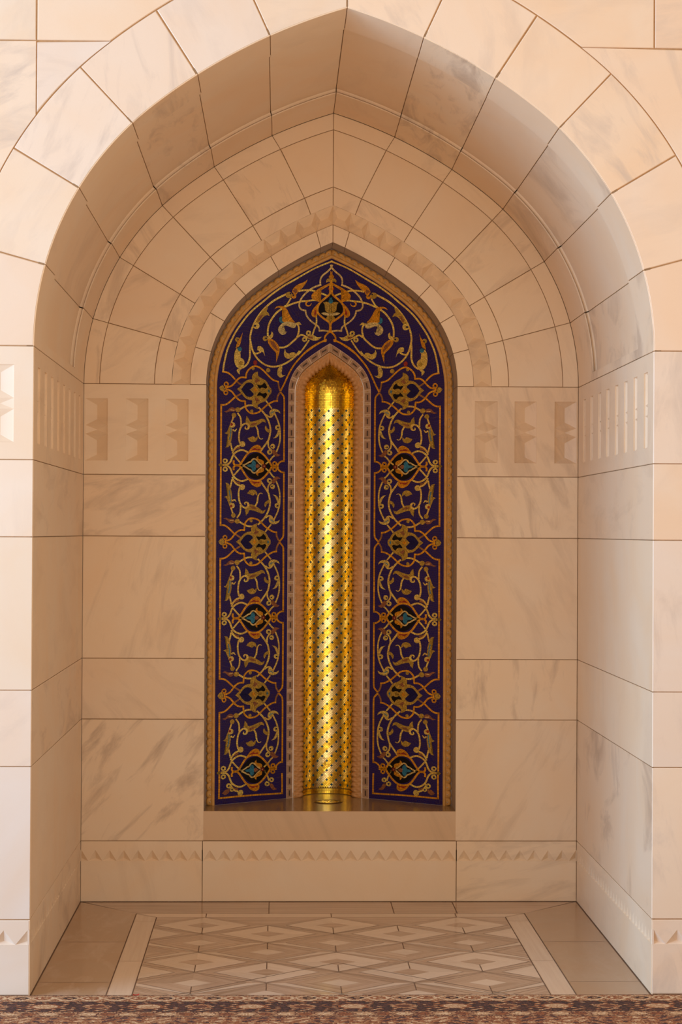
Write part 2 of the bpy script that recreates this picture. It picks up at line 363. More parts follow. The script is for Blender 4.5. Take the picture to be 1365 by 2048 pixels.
# mortar sheet behind the joints
for sg in (-1, 1):
    wf.grid([[(sg*Ps(i/60, 0)[0]*1.0, .0045, Ps(i/60, 0)[1]) , (sg*(XE if i < 40 else XE*(60-i)/20), .0045, ZT if i >= 40 else ZS+(ZT-ZS)*i/40)] for i in range(61)], 1)
    # jamb mortar leaves the carved recess open
    wf.face([(sg*HW, .0045, 0), (sg*XE, .0045, 0), (sg*XE, .0045, .16), (sg*HW, .0045, .16)], 1)
    wf.face([(sg*HW, .0045, .21), (sg*XE, .0045, .21), (sg*XE, .0045, PZ0-.01), (sg*HW, .0045, PZ0-.01)], 1)
    wf.face([(sg*HW, .0045, PZ1+.01), (sg*XE, .0045, PZ1+.01), (sg*XE, .0045, ZS), (sg*HW, .0045, ZS)], 1)
    wf.face([(sg*HW, .0045, PZ0-.01), (sg*(HW+.01), .0045, PZ0-.01), (sg*(HW+.01), .0045, PZ1+.01), (sg*HW, .0045, PZ1+.01)], 1)
o = wf.build('wall_front', [M_front, M_grout2, M_front2]); props(o, kind='structure', label='pale marble block wall around the tall pointed niche arch')
q = wfc.build('carved_recess', [M_front], o); 
# wall body behind the facing
wb = MB()
for sg in (-1, 1):
    wb.grid([[(sg*(HW+.05), .05, 0), (sg*XE, .05, 0)], [(sg*(HW+.05), .05, ZS), (sg*XE, .05, ZS)]], 0)
    wb.grid([[(sg*Ps(i/60, .05)[0], .05, Ps(i/60, .05)[1]) , (sg*(XE if i < 40 else XE*(60-i)/20), .05, ZT if i >= 40 else ZS+(ZT-ZS)*i/40)] for i in range(61)], 0)
wb.build('wall_core', [M_grout], o)

# --- side walls
for sg, nm in ((-1, 'wall_left'), (1, 'wall_right')):
    w = MB(); fr = fr_side(sg)
    obj_c = []
    for i in range(6):
        z1 = ROWS[i]; z0 = ROWS[i+1] if i < 5 else 0.0; bb = nb()
        if i == 0:
            cs = [.13, .318, .502, .684, .871, 1.052, 1.238, 1.417]; hs = [(c-.034, c+.034) for c in cs]
            panel_row(w, fr, 0, DEP, z0, z1, hs, PZ0, PZ1, bb)
            for h in hs:
                c = MB(); carved(c, fr, h[0], h[1], PZ0, PZ1, bb); obj_c.append(c)
        elif i == 5:
            block(w, rect(fr, 0, DEP, 0, .162), gap=(1, 1, 1, 0), b=bb)
            block(w, rect(fr, 0, DEP, .200, z1), gap=(1, 1, 0, 1), b=bb)
            notch_band(w, fr, .02, DEP-.02, .162, .200, .0547, bb, deep=.010)
            block(w, rect(fr, 0, .02, .162, .200), gap=(1, 0, 0, 0), b=bb); block(w, rect(fr, DEP-.02, DEP, .162, .200), gap=(0, 1, 0, 0), b=bb)
        else: block(w, rect(fr, 0, DEP, z0, z1), b=bb)
    e = HW+.0045
    for za, zb in ((0, .155), (.207, PZ0-.01), (PZ1+.01, ZS)):
        w.face([(sg*e, .002, za), (sg*e, DEP, za), (sg*e, DEP, zb), (sg*e, .002, zb)], 1)
    w.face([(sg*(HW+.03), 0.05, 0), (sg*(HW+.03), DEP+.01, 0), (sg*(HW+.03), DEP+.01, ZS), (sg*(HW+.03), 0.05, ZS)], 1)
    o = w.build(nm, [M_back, M_grout]); props(o, kind='structure', label='%s marble reveal of the niche' % ('left' if sg < 0 else 'right'))
    for c in obj_c: c.build('carved_recess', [M_back], o)

# --- vaulted soffit
v = MB()
SB = [0]+S_OUT[1:]
YB = [0, .27, 1.217, DEP]
REC = .017
zlow = 2.092
s_low = 0.5*math.asin((zlow-ZS)/R1)/TH
for sg in (-1, 1):
    def fv(s, y, d):
        x, z = Ps(s, d); return (sg*x, y, z)
    for k in range(6):
        s0, s1 = SB[k], SB[k+1]; bb = nb()
        for j in range(3):
            y0, y1 = YB[j], YB[j+1]
            gp = (1, 1, 1 if j == 0 else 0, 1 if j == 2 else 0)
            if j == 1:
                sa = s_low if k == 0 else s0
                if k == 0: block(v, lambda u, w_, h: fv(s0+(sa-s0)*u, y0+(y1-y0)*w_, -h), nu=2, gap=(1, 0, 0, 0), b=bb, smooth=True)
                block(v, lambda u, w_, h: fv(sa+(s1-sa)*u, y0+.004+(y1-y0-.008)*w_, REC-h), nu=14, nv=1, gap=(0 if k == 0 else 1, 1, 0, 0), b=bb, smooth=True)
                # rounded arris of the recess at front, rear and foot
                for yy, dy in ((y0, .004), (y1, -.004)):
                    rows = []
                    for i in range(15):
                        s = sa+.0012+(s1-sa-.0024)*i/14
                        rows.append([fv(s, yy, 0), fv(s, yy+dy*.35, REC*.55), fv(s, yy+dy, REC)])
                    v.grid(rows, 0, bb, False)
                if k == 0:
                    v.face([fv(sa, y0, 0), fv(sa, y1, 0), fv(sa+.002, y1, REC), fv(sa+.002, y0, REC)], 0, bb)
            else:
                block(v, lambda u, w_, h: fv(s0+(s1-s0)*u, y0+(y1-y0)*w_, -h), nu=14, nv=1, gap=gp, b=bb, smooth=True)
    v.grid([[fv(i/60, .002, REC+.006), fv(i/60, DEP, REC+.006)] for i in range(61)], 1)
    v.grid([[fv(i/60, .001, .0045), fv(i/60, .001, REC+.007)] for i in range(61)], 1)
    for y0, y1 in ((.001, .27), (1.21, DEP)):
        v.grid([[fv(i/60, y0, .0045), fv(i/60, y1, .0045)] for i in range(61)], 1)
    v.grid([[fv(i/60, .05, .05), fv(i/60, DEP+.02, .05)] for i in range(61)], 1)
o = v.build('ceiling', [M_back, M_grout]); props(o, kind='structure', label='pointed barrel vault of dressed marble over the niche')

# --- back wall
bw = MB(); bc = []
DO = -.4885
DL = [DO, -.422, -.350, -.281, -.063, 0.0]
for sg in (-1, 1):
    def fb(sa, d, h):
        x, z = Ps(sa, d); return (sg*x, DEP-h, z)
    for k in range(6):
        bb = nb(); b2 = nb(); b3 = nb()
        def ring_f(d0, d1, k=k):
            return lambda u, v_, h: (lambda d: fb(sj(k, d)+(sj(k+1, d)-sj(k, d))*u, d, h))(d0+(d1-d0)*v_)
        block(bw, ring_f(DL[0], DL[1]), nu=12, gap=(1, 1, 1, 1), b=bb, g=.0012, bv=.001)
        block(bw, ring_f(DL[2], DL[3]), nu=12, gap=(1, 1, 0, 1), b=bb)
        block(bw, ring_f(DL[3], DL[4]), nu=12, gap=(1, 1, 1, 1), b=b2)
        block(bw, ring_f(DL[4], DL[5]), nu=12, gap=(1, 1, 1, 1), b=b3, g=.001)
    # carved band of hipped trenches following the arch
    ns = 12; band = MB(); 
    def frb(a, c, h): return fb(a, c, h)
    for i in range(ns):
        s0 = i/ns; s1 = (i+1)/ns; d0, d1 = DL[1], DL[2]; bbz = nb()*0+31.3
        q = lambda s, d, h: fb(s, d, h)
        c = [q(s0, d0, 0), q(s0, d1, 0), q(s1, d1, 0), q(s1, d0, 0)]
        lo = [q(s0, d0, -.007), q(s0, d1, -.002), q(s1, d1, -.002), q(s1, d0, -.007)]
        dm = (d0+d1)/2; t = .27
        v0 = q(s0+(s1-s0)*t, dm, -.032); v1 = q(s1-(s1-s0)*t, dm, -.032)
        band.face([c[0], c[3], lo[3], lo[0]], 0, bbz); band.face([c[1], c[2], lo[2], lo[1]], 0, bbz)
        band.face([lo[0], lo[1], v0], 0, bbz); band.face([lo[2], lo[3], v1], 0, bbz)
        band.face([lo[1], lo[2], v1, v0], 0, bbz); band.face([lo[3], lo[0], v0, v1], 0, bbz)
    bc.append(('carved_arch_band', band))
    fr = lambda a, z, h: (sg*a, DEP-h, z)
    for i in range(6):
        z1 = ROWS[i]; z0 = ROWS[i+1] if i < 5 else 0.0; bb = nb()
        if i == 0:
            hs = [(.573, .664), (.733, .822), (.894, .983)]
            panel_row(bw, fr, .503, HW, z0, z1, hs, PZ0, PZ1, bb, gap=(0, 1, 1, 1))
            for h in hs:
                c = MB(); carved(c, fr, h[0], h[1], PZ0, PZ1, bb); bc.append(('carved_recess', c))
        elif i == 5:
            block(bw, rect(fr, .507, HW, 0, .162), gap=(1, 1, 1, 0), b=bb)
            block(bw, rect(fr, .507, HW, .206, z1), gap=(1, 1, 0, 1), b=bb)
            notch_band(bw, fr, .509, .9595, .162, .206, .0547, bb); half_notch(bw, fr, .987, .9595, .162, .206, bb); bw.face([fr(.987, .162, 0), fr(HW, .162, 0), fr(HW, .206, 0), fr(.987, .206, 0)], 0, bb)
        else: block(bw, rect(fr, .503, HW, z0, z1), b=bb, gap=(0, 1, 1, 1))
    for za, zb in ((.21, PZ0-.01), (PZ1+.01, ZS), (0, .155)):
        bw.face([(sg*.504, DEP+.0045, za), (sg*HW, DEP+.0045, za), (sg*HW, DEP+.0045, zb), (sg*.504, DEP+.0045, zb)], 1)
    for d0, d1 in ((DL[0]+.001, DL[1]), (DL[2], DL[5])):
        bw.grid([[fb(i/60, d0, -.0045), fb(i/60, d1, -.0045)] for i in range(61)], 1)
bb = nb(); frm = fr_back
block(bw, rect(frm, -.507, .507, 0, .162), gap=(1, 1, 1, 0), b=bb)
block(bw, rect(frm, -.507, .507, .206, ROWS[5]), gap=(1, 1, 0, 1), b=bb)
notch_band(bw, frm, -.505, .505, .162, .206, .0547, bb)
for za, zb in ((0, .155), (.21, .359)):
    bw.face([(-.507, DEP+.0045, za), (.507, DEP+.0045, za), (.507, DEP+.0045, zb), (-.507, DEP+.0045, zb)], 1)
# dark sheet behind carved parts, blocking light
for sg in (-1, 1):
    bw.face([(sg*.52, DEP+.035, 0), (sg*(HW+.03), DEP+.035, 0), (sg*(HW+.03), DEP+.035, ZS), (sg*.52, DEP+.035, ZS)], 1)
    bw.grid([[(sg*Ps(i/60, DO+.02)[0], DEP+.035, Ps(i/60, DO+.02)[1]), (sg*Ps(i/60, .05)[0], DEP+.035, Ps(i/60, .05)[1])] for i in range(61)], 1)
bw.face([(-.52, DEP+.035, 0), (.52, DEP+.035, 0), (.52, DEP+.035, .34), (-.52, DEP+.035, .34)], 1)
o = bw.build('wall_back', [M_back, M_grout]); props(o, kind='structure', label='rear marble wall of the niche with carved bands around the mosaic opening')
for n, c in bc: c.build(n, [M_back], o)
# jambs of the inner opening (grey stone edge seen around the mosaic)
M_jamb = marble('marble_jamb', [(0.50, 0.42, 0.36)])
j = MB(); ND = 1.745
for sg in (-1, 1):
    j.grid([[(sg*.503, y, z) for y in (DEP, ND)] for z in (.36, 1.0, ZS)], 0, 3.0, False)
    sj_ = [0, .15, .30, .452, .666, .928, 1.0]
    for k in range(6):
        a, c = sj_[k]+.001, sj_[k+1]-.001
        j.grid([[(sg*Ps(a+(c-a)*i/12, DO)[0], y, Ps(a+(c-a)*i/12, DO)[1]) for y in (DEP, ND)] for i in range(13)], 0, nb(), True)
    j.grid([[(sg*Ps(i/60, DO+.002)[0], y, Ps(i/60, DO+.002)[1]) for y in (DEP+.004, ND)] for i in range(61)], 1)
o = j.build('trim_1', [M_jamb, M_grout]); props(o, kind='structure', label='grey stone jamb lining the mosaic opening')

# traced ornament: group kind colour layer | width mm | taper | control points in mm
UNIT = [
 ('S', 'r', 'O', 1, 6.8, 0, [(448, -1), (448, -52), (448, -123), (448, -195), (448, -247)]),
 ('S', 'r', 'O', 1, 6.8, 0, [(451, -245), (435, -246), (421, -253), (407, -266), (394, -279)]),
 ('S', 'r', 'D', 1, 6.8, 0, [(394, -279), (380, -288), (365, -298)]),
 ('S', 'r', 'O', 3, 6.8, 0, [(217, -7), (209, -17), (199, -23), (187, -24)]),
 ('S', 'r', 'O', 3, 6.8, 0, [(190, -22), (190, -70), (190, -168), (190, -241), (191, -288), (196, -299), (207, -312)]),
 ('S', 'r', 'D', 2, 6.8, 0, [(220, -273), (219, -288), (214, -301), (207, -312)]),
 ('S', 'r', 'O', 3, 6.8, 0, [(217, -274), (232, -272), (246, -265), (261, -255), (273, -244), (285, -232), (299, -221), (314, -217), (329, -217), (340, -225), (349, -237), (351, -250), (352, -266)]),
 ('S', 'r', 'O', 4, 6.8, 0, [(350, -266), (364, -265), (376, -269), (388, -279), (397, -291), (406, -302), (418, -308), (431, -311)]),
 ('S', 'p', 'O', 3, 0, 0, [(420, -296), (421, -302), (427, -306), (433, -306), (438, -302), (440, -296), (438, -290), (433, -286), (427, -286), (422, -290)]),
 ('S', 'p', 'N', 4, 0, 0, [(425, -296), (426, -299), (428, -300), (431, -300), (433, -299), (434, -296), (434, -293), (431, -292), (429, -292), (426, -293)]),
 ('S', 'p', 'S', 2, 0, 0, [(456, -314), (449, -303), (439, -299), (432, -314)]),
 ('S', 'p', 'S', 2, 0, 0, [(318, -226), (319, -230), (322, -233), (326, -233), (330, -230), (331, -226), (330, -222), (326, -220), (322, -220), (319, -222)]),
 ('B', 'p', 'O', 4, 0, 0, [(219, -12), (220, -18), (226, -22), (232, -22), (237, -18), (239, -12), (237, -6), (232, -2), (226, -2), (221, -6)]),
 ('B', 'p', 'N', 5, 0, 0, [(225, -12), (225, -14), (227, -16), (230, -16), (232, -14), (233, -12), (232, -10), (230, -8), (228, -8), (225, -9)]),
 ('B', 'r', 'O', 3, 8.2, 0, [(242, 1), (231, 0), (217, 0), (216, -7)]),
 ('V', 'r', 'G', 2, 6.3, 0, [(358, -2), (370, -12), (382, -25), (394, -40)]),
 ('V', 'r', 'G', 1, 6.3, 0, [(403, -58), (405, -70), (410, -92)]),
 ('V', 'r', 'G', 1, 6.3, 0, [(407, -174), (403, -185), (399, -198)]),
 ('V', 'r', 'G', 4, 6.3, 0, [(266, -9), (250, -23), (238, -39), (229, -46)]),
 ('V', 'r', 'G', 1, 6.3, 0, [(222, -61), (212, -87), (207, -114), (207, -143), (209, -165), (216, -190), (226, -212), (230, -221)]),
 ('V', 'r', 'G', 1, 6.3, 0, [(242, -241), (254, -256), (266, -272)]),
 ('V', 'r', 'G', 1, 7.2, 0, [(286, -63), (274, -81), (262, -98), (254, -112), (250, -129), (247, -149), (249, -168), (256, -190), (268, -212), (283, -230), (297, -243)]),
 ('V', 'r', 'G', 1, 7.2, 0, [(319, -250), (338, -249), (355, -242), (371, -232)]),
 ('V', 'r', 'G', 2, 6.3, 0, [(256, -110), (256, -88), (251, -75), (241, -66)]),
 ('V', 'p', 'G', 3, 0, 0, [(240, -59), (242, -65), (247, -69), (254, -69), (259, -65), (261, -59), (259, -53), (254, -49), (247, -49), (242, -52)]),
 ('V', 'p', 'N', 4, 0, 0, [(245, -60), (245, -62), (247, -63), (250, -63), (252, -62), (252, -60), (252, -57), (250, -56), (247, -56), (245, -57)]),
 ('V', 'p', 'G', 3, 0, 0, [(227, -84), (229, -90), (234, -94), (240, -94), (245, -90), (247, -84), (245, -78), (240, -74), (234, -74), (229, -78)]),
 ('V', 'p', 'N', 4, 0, 0, [(236, -83), (237, -85), (238, -86), (240, -86), (242, -85), (243, -83), (242, -81), (240, -80), (238, -80), (237, -81)]),
 ('V', 'p', 'W', 4, 0, 0, [(240, -66), (238, -54), (228, -44), (216, -42), (204, -49), (216, -53), (223, -63), (233, -72)]),
 ('V', 'r', 'G', 1, 6.8, 0, [(372, -91), (376, -112), (375, -132), (372, -149), (365, -163), (355, -172), (345, -175)]),
 ('V', 'r', 'G', 1, 6.3, 0, [(368, -163), (368, -182), (371, -199), (382, -215)]),
 ('V', 'r', 'G', 3, 8.7, 1, [(348, -175), (338, -169), (336, -158), (343, -149), (352, -154), (349, -161)]),
 ('V', 'p', 'S', 2, 0, 0, [(338, -159), (319, -160), (305, -167), (290, -176), (278, -185), (266, -180), (270, -192), (281, -197), (295, -192), (314, -185), (331, -183), (336, -194), (346, -206), (347, -192), (350, -181), (338, -175)]),
 ('V', 'p', 'W', 3, 0, 0, [(331, -166), (314, -168), (299, -179), (322, -176)]),
 ('V', 'r', 'G', 3, 6.8, 1, [(308, -166), (300, -150), (298, -133), (294, -118), (286, -111), (278, -115)]),
 ('V', 'p', 'S', 2, 0, 0, [(341, -114), (332, -102), (320, -98), (308, -101), (301, -111), (300, -124), (309, -115), (317, -123), (327, -119)]),
 ('V', 'p', 'S', 2, 0, 0, [(431, -72), (419, -74), (412, -84), (405, -108), (402, -132), (404, -151), (407, -168), (413, -165), (420, -147), (425, -135), (434, -131), (424, -126), (419, -127), (420, -99), (422, -82)]),
 ('V', 'r', 'B', 3, 3.9, 0, [(414, -104), (409, -132), (409, -153)]),
 ('V', 'p', 'G', 3, 0, 0, [(391, -166), (393, -172), (398, -176), (405, -176), (410, -172), (413, -166), (411, -159), (405, -155), (398, -155), (393, -159)]),
 ('V', 'p', 'R', 4, 0, 0, [(400, -167), (401, -170), (404, -173), (407, -173), (410, -171), (411, -167), (410, -164), (407, -162), (404, -162), (401, -164)]),
 ('V', 'r', 'G', 3, 6.3, 1, [(401, -147), (394, -139), (385, -150)]),
 ('V', 'p', 'S', 2, 0, 0, [(387, -205), (389, -211), (393, -215), (399, -215), (404, -211), (406, -206), (404, -200), (399, -196), (393, -196), (389, -200)]),
 ('V', 'p', 'S', 3, 0, 0, [(370, -229), (372, -235), (378, -239), (384, -239), (389, -236), (391, -229), (389, -223), (384, -219), (378, -219), (372, -223)]),
 ('V', 'p', 'W', 2, 0, 0, [(437, -219), (426, -215), (414, -220), (395, -221), (390, -231), (402, -238), (414, -234), (423, -224)]),
 ('V', 'r', 'P', 3, 3.4, 1, [(411, -227), (394, -225)]),
 ('V', 'p', 'S', 2, 0, 0, [(270, -165), (269, -152), (259, -142), (249, -139), (248, -154), (258, -155), (266, -170)]),
 ('V', 'p', 'G', 2, 0, 0, [(237, -117), (223, -120), (213, -131), (209, -153), (215, -154), (220, -139), (228, -124)]),
 ('V', 'p', 'G', 2, 0, 0, [(208, -163), (210, -169), (215, -173), (221, -173), (226, -169), (228, -163), (227, -157), (221, -153), (215, -153), (210, -157)]),
 ('V', 'p', 'N', 3, 0, 0, [(212, -163), (213, -166), (215, -167), (217, -167), (219, -166), (220, -164), (219, -161), (217, -160), (215, -160), (213, -161)]),
 ('V', 'r', 'G', 2, 6.3, 0, [(265, -214), (254, -206), (243, -206), (236, -217), (230, -227)]),
 ('V', 'p', 'G', 2, 0, 0, [(248, -207), (252, -220), (249, -232), (237, -240), (222, -239), (210, -232), (206, -221), (217, -228), (228, -227), (237, -217)]),
 ('V', 'r', 'B', 3, 3.9, 1, [(245, -221), (239, -226), (230, -230)]),
 ('B', 'r', 'G', 4, 7.2, 0, [(441, -1), (421, -3), (409, -15), (404, -29), (396, -46), (382, -58), (365, -64), (351, -61), (338, -54)]),
 ('B', 'r', 'G', 3, 6.8, 0, [(402, -48), (397, -62), (385, -77), (370, -83)]),
 ('B', 'p', 'W', 2, 0, 0, [(400, -53), (386, -65), (370, -70), (372, -80), (386, -74), (396, -65)]),
 ('B', 'p', 'G', 4, 0, 0, [(350, -88), (352, -95), (358, -100), (365, -100), (371, -96), (373, -89), (371, -82), (365, -77), (358, -77), (352, -81)]),
 ('B', 'p', 'G', 3, 0, 0, [(420, -17), (422, -23), (428, -27), (434, -27), (439, -24), (441, -18), (439, -11), (434, -7), (428, -7), (422, -11)]),
 ('B', 'p', 'N', 4, 0, 0, [(427, -17), (428, -20), (430, -21), (432, -21), (434, -20), (435, -17), (434, -15), (432, -13), (430, -13), (428, -15)]),
 ('B', 'p', 'S', 5, 0, 0, [(458, 0), (447, 6), (441, 0), (447, -10)]),
 ('E', 'p', 'K', 2, 0, 0, [(373, 0), (365, -4), (354, -17), (343, -31), (329, -45), (313, -53), (296, -53), (283, -47), (269, -34), (256, -18), (248, -6), (238, 0)]),
 ('E', 'r', 'O', 4, 7.7, 0, [(396, -20), (397, -7), (388, 0), (379, 1), (370, -6), (361, -19), (351, -35), (341, -49), (329, -58), (310, -62), (291, -59), (274, -47), (260, -31), (249, -16), (241, -2)]),
 ('E', 'p', 'O', 3, 0, 0, [(338, -56), (325, -75), (313, -84), (300, -88), (287, -82), (284, -72), (286, -58), (310, -64)]),
 ('E', 'p', 'R', 4, 0, 0, [(328, -62), (313, -74), (305, -72), (295, -73), (289, -65), (301, -65), (313, -65)]),
 ('E', 'p', 'O', 5, 0, 0, [(295, -74), (296, -78), (299, -80), (302, -80), (305, -78), (306, -75), (305, -72), (302, -70), (299, -69), (296, -71)]),
 ('E', 'p', 'B', 3, 0, 0, [(344, 0), (336, -5), (325, -7), (321, -21), (313, -22), (306, -13), (307, -4), (308, 0)]),
 ('E', 'p', 'W', 3, 0, 0, [(308, 0), (288, 0), (300, -9), (307, -6)]),
 ('E', 'r', 'P', 4, 5.8, 0, [(358, -1), (344, -8), (334, -15), (326, -17), (322, -25), (313, -30), (303, -24), (291, -11), (277, -1)]),
 ('E', 'p', 'O', 4, 0, 0, [(288, -11), (274, -7), (274, -20), (285, -27), (296, -30), (297, -42), (305, -33), (301, -24)]),
 ('E', 'p', 'R', 5, 0, 0, [(264, 0), (265, -5), (270, -8), (275, -8), (280, -5), (281, 0), (280, 5), (275, 8), (270, 8), (266, 5)]),
 ('E', 'p', 'P', 6, 0, 0, [(270, 0), (270, -2), (272, -3), (273, -3), (275, -2), (275, 0), (275, 2), (273, 3), (272, 3), (270, 2)]),
 ('A', 'p', 'S', 4, 0, 0, [(386, -314), (371, -301), (359, -286), (347, -276), (333, -271), (323, -270), (324, -257), (315, -243), (300, -236), (301, -249), (292, -259), (278, -266), (266, -273), (256, -288), (252, -296), (245, -304), (243, -314)]),
 ('A', 'p', 'N', 5, 0, 0, [(368, -314), (357, -298), (345, -286), (331, -284), (320, -290), (317, -298), (324, -305), (335, -314)]),
 ('A', 'p', 'K', 5, 0, 0, [(304, -290), (287, -292), (278, -285), (275, -279), (266, -288), (261, -300), (268, -305), (276, -302), (285, -302), (292, -308), (299, -300)]),
 ('A', 'p', 'O', 5, 0, 0, [(320, -314), (310, -303), (300, -314)]),
 ('A', 'p', 'W', 5, 0, 0, [(309, -252), (303, -265), (291, -272), (307, -284), (314, -278), (306, -266)]),
 ('A', 'p', 'S', 6, 0, 0, [(276, -312), (277, -317), (281, -320), (286, -320), (290, -317), (291, -312), (290, -308), (286, -305), (281, -305), (277, -308)]),
 ('A', 'p', 'B', 6, 0, 0, [(258, -314), (255, -305), (250, -314)]),
]
END = [
 ('X', 'p', 'W', 3, 0, 0, [(244, -62), (231, -63), (221, -80), (211, -87), (226, -90), (238, -78)]),
 ('X', 'p', 'G', 4, 0, 0, [(224, -47), (226, -53), (231, -56), (237, -56), (243, -52), (245, -46), (243, -40), (238, -36), (231, -37), (226, -41)]),
 ('X', 'p', 'N', 5, 0, 0, [(231, -47), (231, -49), (233, -50), (235, -50), (237, -48), (238, -46), (237, -44), (235, -43), (233, -43), (231, -45)]),
 ('X', 'p', 'G', 4, 0, 0, [(242, -62), (244, -68), (249, -71), (256, -71), (261, -67), (263, -60), (261, -55), (256, -51), (249, -52), (244, -56)]),
 ('X', 'p', 'N', 5, 0, 0, [(249, -62), (249, -64), (251, -65), (254, -65), (255, -63), (256, -61), (255, -59), (254, -58), (251, -58), (250, -59)]),
 ('X', 'r', 'G', 2, 6.3, 0, [(264, -4), (253, -24), (245, -49)]),
 ('X', 'p', 'G', 4, 0, 0, [(398, -57), (400, -63), (405, -67), (412, -66), (417, -62), (420, -55), (417, -49), (412, -45), (405, -46), (400, -50)]),
 ('X', 'p', 'N', 5, 0, 0, [(405, -56), (406, -59), (408, -60), (410, -60), (412, -58), (412, -56), (412, -54), (410, -52), (408, -52), (406, -54)]),
 ('X', 'p', 'G', 4, 0, 0, [(387, -73), (388, -78), (393, -81), (398, -81), (403, -77), (405, -72), (403, -66), (398, -63), (393, -64), (388, -68)]),
 ('X', 'p', 'N', 5, 0, 0, [(392, -73), (393, -75), (395, -76), (397, -75), (398, -74), (399, -72), (398, -70), (397, -69), (395, -69), (393, -71)]),
 ('X', 'p', 'W', 3, 0, 0, [(436, -85), (422, -71), (407, -69), (407, -82), (421, -92)]),
 ('X', 'r', 'O', 1, 6.8, 0, [(447, 0), (447, -50), (448, -106)]),
 ('X', 'r', 'O', 1, 6.8, 0, [(449, -103), (327, -103), (186, -107)]),
 ('X', 'r', 'O', 1, 6.8, 0, [(190, -109), (190, -63), (191, -23)]),
]
